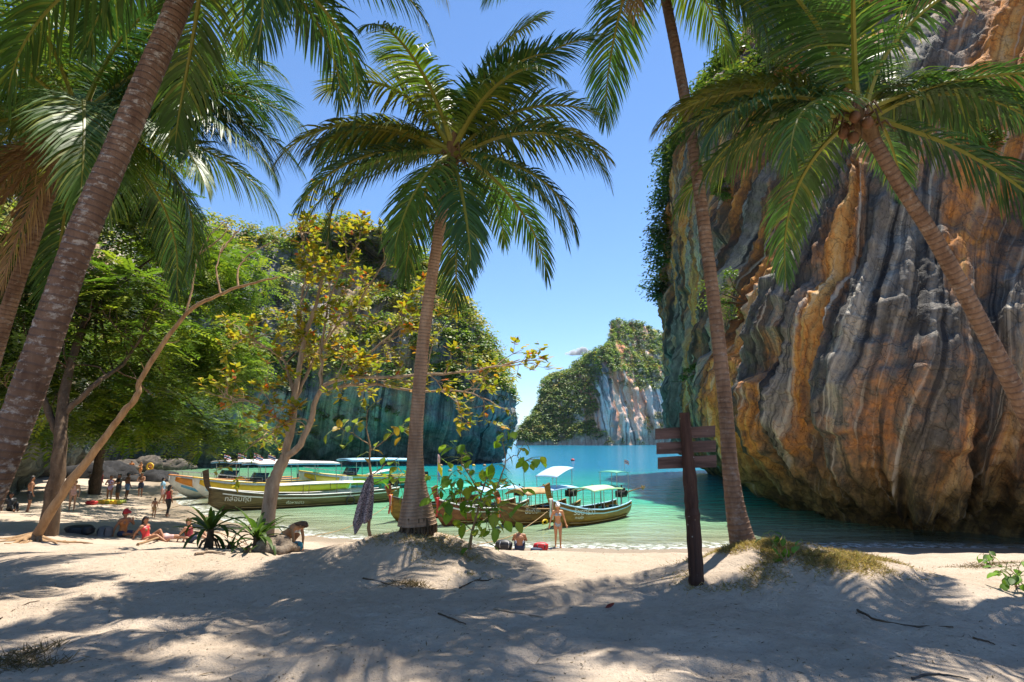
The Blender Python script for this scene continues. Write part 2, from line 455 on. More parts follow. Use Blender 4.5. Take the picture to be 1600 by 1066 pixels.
# ------------------------------------------------------------------ rock walls
def rock_material(name, grey, warm, low, low_h=4.0, warm_amt=0.5, sc=1.0, skew=0.25, bump=0.6, pale=0.6):
    """streaked limestone; 'ruv' holds metres along the wall and height"""
    k = NT(name)
    uv = k.attr('ruv', 'Vector')
    s = k.n('ShaderNodeSeparateXYZ'); k.l(uv, s.inputs[0])
    u, v = s.outputs[0], s.outputs[1]
    wv = k.noise(uv, 0.16 * sc, 3, 0.5); wv2 = k.noise(uv, 0.7 * sc, 3, 0.5)
    uu = k.math('ADD', k.math('ADD', u, k.math('MULTIPLY', v, skew)), k.math('ADD', k.math('MULTIPLY', wv, 0.9 / sc), k.math('MULTIPLY', wv2, 0.08 / sc)))
    def streak(su, sv, off, det=5, rough=0.6):
        c = k.n('ShaderNodeCombineXYZ'); k.l(k.math('MULTIPLY', uu, su * sc), c.inputs[0]); k.l(k.math('MULTIPLY', v, sv * sc), c.inputs[1]); c.inputs[2].default_value = off
        return k.noise(c.outputs[0], 1.0, det, rough)
    a = streak(0.95, 0.032, 1.0, 6, 0.65); thin = streak(3.6, 0.07, 9.0, 4, 0.55); b = streak(0.34, 0.05, 7.0, 3); c3 = streak(2.6, 0.12, 4.0, 4)
    p = k.pos()
    m1 = k.noise(p, 1.6 * sc, 8, 0.68); m2 = k.noise(p, 9.0 * sc, 5, 0.7)
    mixa = k.math('ADD', k.math('MULTIPLY', a, 0.60), k.math('ADD', k.math('MULTIPLY', c3, 0.22), k.math('MULTIPLY', m1, 0.18)))
    mixa = k.math('ADD', k.math('MULTIPLY', k.math('SUBTRACT', mixa, 0.5), 1.5), 0.5)
    cg = k.ramp(mixa, grey); cw = k.ramp(mixa, warm)
    hue = k.ramp(k.math('ADD', k.math('MULTIPLY', b, 0.75), k.math('MULTIPLY', m1, 0.25)), [(0.52 - 0.12 * warm_amt, 0.0), (0.60 - 0.08 * warm_amt, 1.0)])
    col = k.mix(hue, cg, cw)
    lowf = k.ramp(k.math('DIVIDE', k.math('ADD', v, k.math('MULTIPLY', m1, 3.0)), low_h * 2.0), [(0.45, 1.0), (0.85, 0.0)])
    cl = k.ramp(k.math('ADD', k.math('MULTIPLY', c3, 0.5), k.math('MULTIPLY', m1, 0.5)), low)
    col = k.mix(lowf, col, cl)
    col = k.mix(k.math('MULTIPLY', k.ramp(m2, [(0.36, 1.0), (0.48, 0.0)]), 0.4), col, (0.03, 0.028, 0.026))
    dk = k.math('MULTIPLY', k.ramp(thin, [(0.36, 1.0), (0.46, 0.0)]), k.ramp(b, [(0.42, 0.9), (0.6, 0.4)]))
    col = k.mix(dk, col, (0.022, 0.022, 0.024))
    lt = k.math('MULTIPLY', k.ramp(thin, [(0.58, 0.0), (0.68, 1.0)]), pale)
    col = k.mix(lt, col, (0.60, 0.54, 0.43))
    vo = k.voronoi(k.vmath('ADD', k.mapping(p, (1.3 * sc, 1.3 * sc, 0.7 * sc)), k.vmath('SCALE', k.noise(p, 1.2 * sc, 3, 0.6, 0, 1))), 1.0, 'DISTANCE_TO_EDGE')
    crack = k.ramp(vo.outputs['Distance'], [(0.0, 1.0), (0.035, 0.0)])
    col = k.mix(k.math('MULTIPLY', crack, 0.28), col, (0.02, 0.019, 0.018))
    h = k.math('ADD', k.math('SUBTRACT', m1, k.math('MULTIPLY', crack, 0.35)), k.math('ADD', k.math('MULTIPLY', m2, 0.2), k.math('ADD', k.math('MULTIPLY', c3, 0.6), k.math('MULTIPLY', thin, 0.35))))
    return k.fin(col, 0.85, k.bump(h, bump, 0.35 / sc), 0.25)

def wall_loft(base, prof, nu, nv, side=1.0):
    """base (n,2) polyline; prof(u,v01)-> (inward, height) arrays. side=+1: inward is to the right of travel"""
    B = np.array(base, float)
    # smooth the polyline (Catmull-Rom)
    pts = []
    Pp = np.vstack([2 * B[0] - B[1], B, 2 * B[-1] - B[-2]])
    for i in range(1, len(Pp) - 2):
        for t in np.linspace(0, 1, 30, endpoint=False):
            p0, p1, p2, p3 = Pp[i - 1:i + 3]
            pts.append(0.5 * (2 * p1 + (p2 - p0) * t + (2 * p0 - 5 * p1 + 4 * p2 - p3) * t * t + (3 * p1 - 3 * p2 + p3 - p0) * t ** 3))
    pts.append(B[-1]); pts = np.array(pts)
    s = np.concatenate([[0], np.cumsum(np.linalg.norm(np.diff(pts, axis=0), axis=1))])
    uu = np.linspace(0, s[-1], nu)
    bx = np.interp(uu, s, pts[:, 0]); by = np.interp(uu, s, pts[:, 1])
    w = max(3, nu // 25) | 1
    tx = np.gradient(bx); ty = np.gradient(by)
    ker = np.ones(w) / w
    tx = np.convolve(np.pad(tx, w // 2, 'edge'), ker, 'valid'); ty = np.convolve(np.pad(ty, w // 2, 'edge'), ker, 'valid')
    l = np.hypot(tx, ty); inx, iny = ty / l * side, -tx / l * side
    vv = np.linspace(0, 1, nv)
    U, Vv = np.meshgrid(uu, vv, indexing='ij')
    inn, h = prof(U, Vv)
    P = xyz(bx[:, None] + inx[:, None] * inn, by[:, None] + iny[:, None] * inn, h)
    return P, U
def displace(P, fn):
    N = nrm(np.cross(np.gradient(P, axis=1), np.gradient(P, axis=0)))
    return P, N
def grid_normals(P, flip=False):
    N = nrm(np.cross(np.gradient(P, axis=0), np.gradient(P, axis=1)))
    return -N if flip else N

# ---- near cliff on the right
CL_BASE = [(33, 8), (27, 17), (21.2, 23.4), (17.0, 25.2), (15.2, 28), (14.2, 32.5), (15.2, 38), (17.2, 46), (19.6, 57), (21.4, 68), (22.6, 77), (28, 84), (42, 90)]
def cl_prof(U, V):
    top = np.interp(U + 34, [0, 46, 56, 68, 76, 88, 98, 110], [34, 31, 26, 27, 33, 40, 46, 48]) + 1.6 * vnoise(xyz(U * 0.12, 0.0, 2.0), 4)
    z = np.array([-2, 0.0, 0.5, 1.2, 2.2, 3.5, 6, 9, 12, 16, 20, 24, 28, 31, 33, 37, 43, 48])
    i = np.array([4.2, 4.0, 3.7, 3.0, 1.7, 0.5, -0.7, -0.5, 0.4, 1.9, 3.3, 4.6, 5.8, 7.0, 8.4, 12.0, 18, 25.0])
    vk = np.array([0, 0.03, 0.05, 0.075, 0.11, 0.16, 0.25, 0.34, 0.43, 0.53, 0.62, 0.71, 0.79, 0.85, 0.90, 0.94, 0.97, 1.0])
    h = np.interp(V, vk, z); inn = np.interp(V, vk, i)
    far = np.clip((U + 34 - 70) / 18, 0, 1)
    inn = np.where((h > 9) & (h < 34), inn * (1 - 0.78 * far), np.where(h >= 34, inn - 6.5 * far, inn))
    h = np.where(h > 3.5, 3.5 + (h - 3.5) * (top / 34.0), h)
    return inn, h
P, U = wall_loft(CL_BASE, cl_prof, 800, 310)
Nn = grid_normals(P)
if Nn[400, 150, 0] > 0: Nn = -Nn
us = U + 0.22 * P[..., 2]
big = fbm(xyz(us * 0.10, P[..., 2] * 0.06, 1.0), 3, 21)
wrp = fbm(xyz(U * 0.15, P[..., 2] * 0.15, 5.0), 2, 27) * 3.0
wrp = wrp * 0.45
fl = 1 - np.abs(fbm(xyz((us + wrp) * 0.42, P[..., 2] * 0.03, 2.0), 3, 22)) * 2
fl2 = 1 - np.abs(vnoise(xyz((us + wrp) * 1.35, P[..., 2] * 0.07, 3.0), 23)) * 2
fl3 = 1 - np.abs(vnoise(xyz((us + wrp) * 3.3, P[..., 2] * 0.2, 7.0), 30)) * 2
led = fbm(xyz(U * 0.12, P[..., 2] * 0.45, 4.0), 3, 24)
rough = fbm(P * 0.9, 4, 25, 0.6)
crag = 1 - 2 * np.abs(fbm(P * np.array([0.8, 0.8, 0.5]), 4, 26, 0.55)) * 1.6
steps = np.floor(fbm(xyz(us * 0.35, P[..., 2] * 0.25, 8.0), 2, 28) * 5) / 5
pits = -np.maximum(0, vnoise(P * 0.35, 29) - 0.35)
msk = np.clip((P[..., 2] + 1) / 3, 0.35, 1)
D = 1.6 * big + 1.2 * fl * msk + 0.42 * fl2 * msk + 0.13 * fl3 + 0.45 * led + 0.32 * rough + 0.22 * crag + 0.26 * steps + 1.8 * pits
P = P + Nn * D[..., None]
CLIFF_P, CLIFF_N = P, Nn
M_CLIFF = rock_material('cliff_rock',
    [(0.30, (0.026, 0.023, 0.02)), (0.43, (0.095, 0.085, 0.072)), (0.54, (0.20, 0.18, 0.152)), (0.64, (0.36, 0.315, 0.24)), (0.76, (0.54, 0.47, 0.36))],
    [(0.32, (0.035, 0.024, 0.018)), (0.44, (0.20, 0.085, 0.03)), (0.54, (0.54, 0.21, 0.045)), (0.64, (0.60, 0.34, 0.11)), (0.76, (0.56, 0.44, 0.28))],
    [(0.30, (0.022, 0.018, 0.012)), (0.46, (0.12, 0.085, 0.035)), (0.56, (0.30, 0.20, 0.07)), (0.68, (0.42, 0.33, 0.20))], 3.4, 0.62, 0.9)
me = fast_mesh('limestone_cliff', P.reshape(-1, 3), grid_faces(P.shape[0], P.shape[1]), M_CLIFF, True, [('ruv', xyz(U, P[..., 2], 0).reshape(-1, 3), 'FLOAT_VECTOR')])
tag(obj('limestone_cliff', me), 'tall overhanging limestone cliff streaked grey and orange on the right', None, None, 'structure')

# ---- headland across the small bay on the left
HD_BASE = [(-42, 168), (-18, 152), (-5, 136), (-1.5, 122), (-4, 112), (-12, 106), (-28, 102.5), (-44, 96), (-55, 86), (-55, 72), (-46.5, 58), (-37, 46), (-31, 36), (-30, 26), (-36, 14), (-50, 2)]
def hd_prof(U, V):
    z = np.array([-2, 0.0, 1.0, 2.2, 4, 7, 10, 13, 16, 19, 23, 28, 34, 39, 44, 48, 50, 46])
    i = np.array([2.4, 2.2, 1.6, 0.6, -0.6, -1.2, -1.4, -1.0, 0.2, 1.6, 4.0, 7.5, 12, 17.0, 22, 28, 35, 44])
    h = np.interp(V, np.linspace(0, 1, len(z)), z); inn = np.interp(V, np.linspace(0, 1, len(z)), i)
    lim = 1.0 - 0.42 * np.clip((U - 128) / 50, 0, 1)
    h = np.where(h > 4, 4 + (h - 4) * lim * (1 + 0.10 * vnoise(xyz(U * 0.06, 0.0, 3.3), 12)), h)
    return inn, h
P, U = wall_loft(HD_BASE, hd_prof, 420, 170, -1.0)
if P[180, -1, 1] < P[180, 0, 1]:
    P, U = wall_loft(HD_BASE, hd_prof, 420, 170, 1.0)
Nn = grid_normals(P)
if Nn[170, 60, 1] > 0: Nn = -Nn
D = -1.6 * np.maximum(0, vnoise(P * 0.22, 46) - 0.3) * 2 + 0.7 * (1 - 2 * np.abs(fbm(P * np.array([0.5, 0.5, 0.3]), 4, 47, 0.6))) + 2.4 * fbm(xyz(U * 0.07, P[..., 2] * 0.06, 0.0), 3, 41) + 0.8 * (1 - 2 * np.abs(vnoise(xyz(U * 0.35, P[..., 2] * 0.06, 0.0), 42))) + 1.0 * fbm(P * 0.4, 4, 43, 0.6) \
    + 0.9 * fbm(xyz(U * 0.1, P[..., 2] * 0.35, 0.0), 3, 44)
P = P + Nn * D[..., None]
HEAD_P, HEAD_N = P, Nn
M_HEAD = rock_material('headland_rock',
    [(0.28, (0.05, 0.05, 0.05)), (0.42, (0.15, 0.15, 0.15)), (0.54, (0.33, 0.32, 0.29)), (0.68, (0.52, 0.48, 0.41))],
    [(0.30, (0.04, 0.03, 0.025)), (0.45, (0.22, 0.12, 0.07)), (0.58, (0.42, 0.28, 0.18)), (0.70, (0.5, 0.43, 0.33))],
    [(0.30, (0.03, 0.03, 0.026)), (0.46, (0.12, 0.13, 0.11)), (0.58, (0.25, 0.26, 0.21)), (0.70, (0.44, 0.40, 0.33))], 6.0, 0.25, 0.36, 0.1, 0.6, 0.3)
me = fast_mesh('headland', P.reshape(-1, 3), grid_faces(P.shape[0], P.shape[1]), M_HEAD, True, [('ruv', xyz(U, P[..., 2], 0).reshape(-1, 3), 'FLOAT_VECTOR')])
tag(obj('headland', me), 'forested limestone headland with teal stained sea wall across the bay', None, None, 'structure')

# ---- island far out
IX = np.array([808, 815, 835, 850, 870, 900, 925, 945, 955, 965, 985, 1020, 1060, 1100, 1150, 1200.])
IY = np.array([694, 672, 640, 592, 582, 573, 551, 545, 530, 492, 481, 477, 482, 495, 520, 560.])
ISL_Y = 500.0
def isl_top(X):
    px = 800 + X / (ISL_Y + 35) * F_PX
    return np.maximum((688 - np.interp(px, IX, IY)) / F_PX * (ISL_Y + 38) * 1.03 + 4, 0.5)
ux = np.linspace(3, 240, 330); vv = np.linspace(0, 1, 150)
UX, VV = np.meshgrid(ux, vv, indexing='ij')
T = isl_top(UX + 4 * fbm(xyz(UX * 0.05, VV * 2, 0.0), 2, 50))
pxs = 800 + UX / ISL_Y * F_PX
cliff = np.clip((pxs - 936) / 10, 0, 1) * np.clip((1120 - pxs) / 10, 0, 1)
cl_h = (66 + 6 * fbm(xyz(UX * 0.06, 0.0, 0.0), 2, 51)) * (1 - 0.25 * np.clip((pxs - 985) / 40, 0, 1))
hA = T * np.interp(VV, [0, 0.08, 0.5, 0.8, 1], [0, 0.06, 0.55, 0.9, 1.0]); iA = T * np.interp(VV, [0, 0.08, 0.5, 0.8, 1], [-0.03, 0.02, 0.30, 0.60, 0.95])
hB = np.where(VV < 0.55, VV / 0.55 * cl_h, cl_h + (T - cl_h) * ((VV - 0.55) / 0.45)); iB = np.where(VV < 0.55, 1 + VV * 30 , 17.5 + (VV - 0.55) / 0.45 * np.maximum(T - cl_h, 5) * 0.85)
H = hA * (1 - cliff) + hB * cliff; I = iA * (1 - cliff) + iB * cliff
Yc = ISL_Y + 14 * fbm(xyz(UX * 0.025, 0.0, 0.0), 2, 52) - 8 * np.exp(-((UX - 82) / 9.0) ** 2) + 0.75 * np.maximum(UX - 84, 0)
P = xyz(UX, Yc + I, H - 1.5)
Nn = grid_normals(P)
if Nn[100, 60, 1] > 0: Nn = -Nn
D = 4.5 * fbm(P * 0.045, 3, 53) + 1.8 * fbm(P * 0.16, 3, 54) + cliff * 3.0 * (1 - 2 * np.abs(vnoise(xyz(UX * 0.14, H * 0.02, 0.0), 55)))
D = D * np.clip(H / 6, 0.15, 1)
P = P + Nn * D[..., None]
ISL_P, ISL_N, ISL_CL = P, Nn, cliff * (VV < 0.56)
M_ISL = rock_material('island_rock',
    [(0.26, (0.12, 0.12, 0.13)), (0.40, (0.36, 0.35, 0.34)), (0.52, (0.62, 0.59, 0.55)), (0.66, (0.78, 0.75, 0.7))],
    [(0.26, (0.14, 0.07, 0.05)), (0.40, (0.50, 0.16, 0.07)), (0.52, (0.68, 0.30, 0.15)), (0.66, (0.78, 0.62, 0.48))],
    [(0.32, (0.10, 0.08, 0.07)), (0.5, (0.40, 0.27, 0.20)), (0.68, (0.6, 0.52, 0.44))], 9.0, 0.6, 0.14, 0.1, 0.4)
me = fast_mesh('island', P.reshape(-1, 3), grid_faces(P.shape[0], P.shape[1]), M_ISL, True, [('ruv', xyz(UX, P[..., 2], 0).reshape(-1, 3), 'FLOAT_VECTOR')])
tag(obj('island', me), 'steep green island with a white and red cliff face beyond the bay', None, None, 'structure')
# low hills on the horizon
hx = np.linspace(-2600, 2600, 160); hv = np.linspace(0, 1, 14)
HX, HV = np.meshgrid(hx, hv, indexing='ij')
HH = (350 + 70 * fbm(xyz(hx * 0.0016, 0.0, 0.0), 4, 60)) * np.clip((2600 - np.abs(hx)) / 500, 0, 1)
P = xyz(HX, 12000 + HV * 700 + 0 * HX, HH[:, None] * np.sin(HV * np.pi * 0.5) - 1)
tag(obj('distant_hills', fast_mesh('distant_hills', P.reshape(-1, 3), grid_faces(160, 14), paint((0.07, 0.10, 0.05), 0.9, 0.2, 0.1, 0, 0.006), True)),
    'faint blue hills low on the horizon', None, None, 'structure')

# ------------------------------------------------------------------ leaves
def leaf_arrays(P, D, W, L, Wd, fold=0.0, tipdrop=0.0):
    """diamond leaves: P base, D direction, W width direction, lengths and widths -> V, F"""
    n = len(P)
    L = np.broadcast_to(L, (n,))[:, None]; Wd = np.broadcast_to(Wd, (n,))[:, None]
    N = np.cross(D, W)
    a = P; b = P + D * L * 0.45 + W * Wd * 0.5 + N * Wd * fold; c = P + D * L + np.array([0, 0, -1.0]) * L * tipdrop; d = P + D * L * 0.45 - W * Wd * 0.5 + N * Wd * fold
    V = np.stack([a, b, c, d], 1).reshape(-1, 3)
    k = np.arange(n)[:, None] * 4
    F = np.concatenate([k + np.array([0, 1, 2]), k + np.array([0, 2, 3])]) if fold or tipdrop else k + np.array([0, 1, 2, 3])
    return V, F
def rand_dirs(n, r=rs):
    v = r.normal(size=(n, 3)); return nrm(v)
def clump_foliage(centers, radii, per, size, palette, pal_w, squash=0.75, seed=1, up=1.1, jitter=0.16, inner=0.45):
    """leaf clumps: many small leaves on the outer shell of each crown; returns V, F, C"""
    r = np.random.RandomState(seed)
    n = len(centers); m = n * per
    c = np.repeat(centers, per, 0); rad = np.repeat(radii, per)
    d = rand_dirs(m, r); d[:, 2] = np.where(d[:, 2] < -0.45, -d[:, 2], d[:, 2])
    lump = 1 + 0.30 * vnoise(d * 2.2 + c * 0.37, seed)
    rr = rad * (inner + (1 - inner) * r.uniform(0, 1, m) ** 0.5) * lump
    P = c + d * rr[:, None] * np.array([1, 1, squash])
    nt = nrm(d * 0.55 + 0.55 * rand_dirs(m, r) + np.array([0, 0, up]))
    dirs = nrm(np.cross(nt, rand_dirs(m, r)))
    wdir = nrm(np.cross(dirs, nt))
    V, F = leaf_arrays(P, dirs, wdir, size * r.uniform(0.6, 1.35, m), size * r.uniform(0.45, 0.8, m))
    pal = np.array(palette); ci = r.choice(len(pal), n, p=np.array(pal_w) / sum(pal_w))
    base = pal[ci] * r.uniform(0.75, 1.25, (n, 1))
    C = np.repeat(base, per, 0) * (1 + r.uniform(-1, 1, (m, 1)) * jitter * 1.5)
    C = np.repeat(np.clip(C, 0, 1), 4, 0)
    return V, F, np.concatenate([C, np.ones((len(C), 1))], 1)
def foliage_obj(name, V, F, C, parent=None, mat=None):
    return obj(name, fast_mesh(name, V, F, mat or M_LEAF, False, [('col', C, 'FLOAT_COLOR')]), parent)
GREENS = [(0.065, 0.115, 0.018), (0.12, 0.17, 0.022), (0.20, 0.205, 0.025), (0.24, 0.19, 0.03), (0.04, 0.075, 0.015), (0.17, 0.15, 0.07)]

# headland forest
g = np.random.RandomState(11)
def pick(Pg, mask, n, r):
    idx = np.argwhere(mask); sel = idx[r.randint(0, len(idx), n)]
    return Pg[sel[:, 0], sel[:, 1]], sel
nz = fbm(HEAD_P * 0.12, 3, 71)
zz = HEAD_P[..., 2]
area = np.linalg.norm(np.cross(np.gradient(HEAD_P, axis=0), np.gradient(HEAD_P, axis=1)), axis=-1)
mask = (zz > 13 + 6 * nz) & ((nz > -0.42) | (zz > 24))
side = np.zeros_like(mask); side[40:405] = True
mask &= side
c, sel = pick(HEAD_P, mask, 2900, g)
nn = HEAD_N[sel[:, 0], sel[:, 1]]
rad = g.uniform(0.9, 2.5, len(c))
c = c + nn * (rad * 0.35)[:, None] + np.array([0, 0, 1.0]) * (rad * 0.25)[:, None]
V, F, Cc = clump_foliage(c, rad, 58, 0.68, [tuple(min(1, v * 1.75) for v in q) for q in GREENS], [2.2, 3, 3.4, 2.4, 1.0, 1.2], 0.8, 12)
mask2 = (zz > 4) & (zz <= 17) & (nz > 0.12) & side
c2, sel2 = pick(HEAD_P, mask2, 130, g)
r2 = g.uniform(0.5, 1.2, len(c2))
V2, F2, C2 = clump_foliage(c2, r2, 60, 0.5, GREENS, [2, 3, 2, 2, 1, 2], 0.8, 13)
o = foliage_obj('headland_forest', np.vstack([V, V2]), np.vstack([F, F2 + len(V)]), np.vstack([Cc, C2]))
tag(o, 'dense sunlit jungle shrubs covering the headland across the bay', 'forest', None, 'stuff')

# island forest
nzi = fbm(ISL_P * 0.05, 3, 75)
mask = (ISL_CL < 0.5) & (ISL_P[..., 2] > 5 + 7 * nzi) & (nzi > -0.42)
c, sel = pick(ISL_P, mask, 3600, g)
rad = g.uniform(2.0, 4.6, len(c))
c = c + ISL_N[sel[:, 0], sel[:, 1]] * (rad * 0.3)[:, None]
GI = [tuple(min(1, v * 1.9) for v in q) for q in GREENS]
V, F, Cc = clump_foliage(c, rad, 40, 1.85, GI, [4, 3.5, 1.8, 0.8, 2.2, 0.8], 0.8, 14)
maskc = (ISL_CL > 0.5) & (nzi > 0.22)
c2, s2 = pick(ISL_P, maskc, 160, g)
V2, F2, C2 = clump_foliage(c2, g.uniform(1.2, 2.6, len(c2)), 26, 1.5, GREENS, [3, 3, 1, 1, 2, 0.5], 1.1, 15)
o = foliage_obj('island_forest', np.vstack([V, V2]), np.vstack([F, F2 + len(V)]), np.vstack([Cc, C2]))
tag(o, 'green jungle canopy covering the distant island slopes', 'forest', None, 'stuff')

# shrubs crowning the near cliff
zt = CLIFF_P[..., 2]
rel = zt / zt.max(axis=1, keepdims=True)
nzc = fbm(CLIFF_P * 0.2, 3, 78)
m = (rel > 0.62) & (nzc > -0.3); m[:70] = False; m[770:] = False; m[:330] &= (rel[:330] > 0.74)
c, sel = pick(CLIFF_P, m, 640, g)
rad = g.uniform(0.8, 2.1, len(c)); c = c + np.array([0, 0, 0.5])
m2 = (rel > 0.35) & (rel <= 0.92); m2[:560] = False; m2[770:] = False; m2 &= nzc > -0.12
c2, s2 = pick(CLIFF_P, m2, 430, g)
r2 = g.uniform(0.8, 2.4, len(c2)); c2 = c2 + CLIFF_N[s2[:, 0], s2[:, 1]] * (r2 * 0.6)[:, None]
V, F, Cc = clump_foliage(np.vstack([c, c2]), np.concatenate([rad, r2]), 84, 0.46, GREENS, [4, 3, 1, 1, 4, 0.5], 0.85, 16)
tag(foliage_obj('cliff_top_shrubs', V, F, Cc), 'dark green shrubs hanging over the far edge and rim of the cliff', 'shrubs', None, 'stuff')

# single shrubs rooted on ledges of the near cliff
def cliff_point(px, py):
    a = np.array([0, 0, CAM_Z]); d = nrm(at(px, py, 30.0) - a)
    Q = CLIFF_P.reshape(-1, 3) - a
    t = Q @ d; off = np.linalg.norm(Q - t[:, None] * d, axis=1)
    ok = np.where((t > 5) & (off < np.maximum(0.22, off.min() * 1.5)))[0]
    i = ok[np.argmin(t[ok])]
    return CLIFF_P.reshape(-1, 3)[i], CLIFF_N.reshape(-1, 3)[i]
for i, (px, py, rr, lab) in enumerate([(1155, 470, 1.5, 'bright green shrub rooted halfway up the grey cliff beside the palm trunk'),
                                       (1140, 300, 0.9, 'small leafy shrub under the rim of the cliff, left of the crown with coconuts'),
                                       (1100, 590, 0.8, 'small shrub low on the cliff just above the wooden sign'),
                                       (1535, 215, 1.2, 'shrub on the dark rock at the upper right edge')]):
    p, nn = cliff_point(px, py)
    t = empty('cliff_shrub', p)
    tag(t, lab, 'shrub', 'shrubs growing on the cliff face')
    cs = nn * 0.6 * rr + g.normal(size=(7, 3)) * rr * 0.45 + np.array([0, 0, 0.1])
    V, F, Cc = clump_foliage(cs, g.uniform(0.35, 0.6, 7) * rr, 150, 0.2, [(0.12, 0.2, 0.02), (0.08, 0.15, 0.02), (0.16, 0.2, 0.03)], [1, 1, 1], 0.8, 30 + i)
    foliage_obj('foliage', V, F, Cc, t)
    b = MB()
    for q in cs: b.tube([-nn * 0.5, q * 0.5 + nn * 0.1, q], [0.05 * rr, 0.03 * rr, 0.012], 5)
    b.build('stem', M_BARK_DARK, t)

# ------------------------------------------------------------------ coconut palms
def spline(pts, n):
    pts = np.array(pts, float)
    Pp = np.vstack([2 * pts[0] - pts[1], pts, 2 * pts[-1] - pts[-2]])
    out = []
    m = max(2, int(math.ceil(n / (len(pts) - 1))))
    for i in range(1, len(Pp) - 2):
        p0, p1, p2, p3 = Pp[i - 1:i + 3]
        for t in np.linspace(0, 1, m, endpoint=False):
            out.append(0.5 * (2 * p1 + (p2 - p0) * t + (2 * p0 - 5 * p1 + 4 * p2 - p3) * t * t + (3 * p1 - 3 * p2 + p3 - p0) * t ** 3))
    out.append(pts[-1])
    return np.array(out)

def palm_trunk(parent, path, r_base, r_top, mat, flare=0.0, flare_len=0.6, ring=0.085, r=None):
    P = spline(path, 40)
    s = np.concatenate([[0], np.cumsum(np.linalg.norm(np.diff(P, axis=0), axis=1))])
    n = int(s[-1] / (ring / 4))
    t = np.linspace(0, s[-1], n)
    Q = np.stack([np.interp(t, s, P[:, k]) for k in range(3)], 1)
    phase = t / ring + 2.2 * fbm(xyz(t * 0.9, 0.0, 1.0), 3, 3)
    saw = phase - np.floor(phase)
    rad = r_base + (r_top - r_base) * (t / s[-1]) ** 0.8
    rad = rad * (1 + 0.045 * (saw - 0.5)) + flare * np.exp(-(t / flare_len) ** 1.3)
    sides = 20
    T = nrm(np.gradient(Q, axis=0)); A = nrm(np.cross(T, np.array([0, 1.0, 0.05]))); B = np.cross(T, A)
    th = np.arange(sides) * 2 * np.pi / sides
    dirs = np.cos(th)[None, :, None] * A[:, None] + np.sin(th)[None, :, None] * B[:, None]
    bumpy = 1 + 0.035 * vnoise(xyz(np.cos(th)[None] * 1.4 + 0 * t[:, None], np.sin(th)[None] * 1.4 + 0 * t[:, None], t[:, None] * 2.2), 6) \
        + 0.02 * vnoise(xyz(np.cos(th)[None] * 4 + 0 * t[:, None], np.sin(th)[None] * 4, t[:, None] * 14), 8)
    V = Q[:, None] + dirs * (rad[:, None] * bumpy)[..., None]
    ringv = phase[:, None] + 0.12 * vnoise(xyz(np.cos(th)[None] * 2, np.sin(th)[None] * 2, t[:, None] * 3), 9)
    V = np.swapaxes(V, 0, 1); ringv = np.swapaxes(ringv, 0, 1)
    me = fast_mesh('trunk', V.reshape(-1, 3), grid_faces(sides, n, True)[:, ::-1], mat, True, [('ringv', ringv.ravel(), 'FLOAT')])
    return obj('trunk', me, parent), Q, T

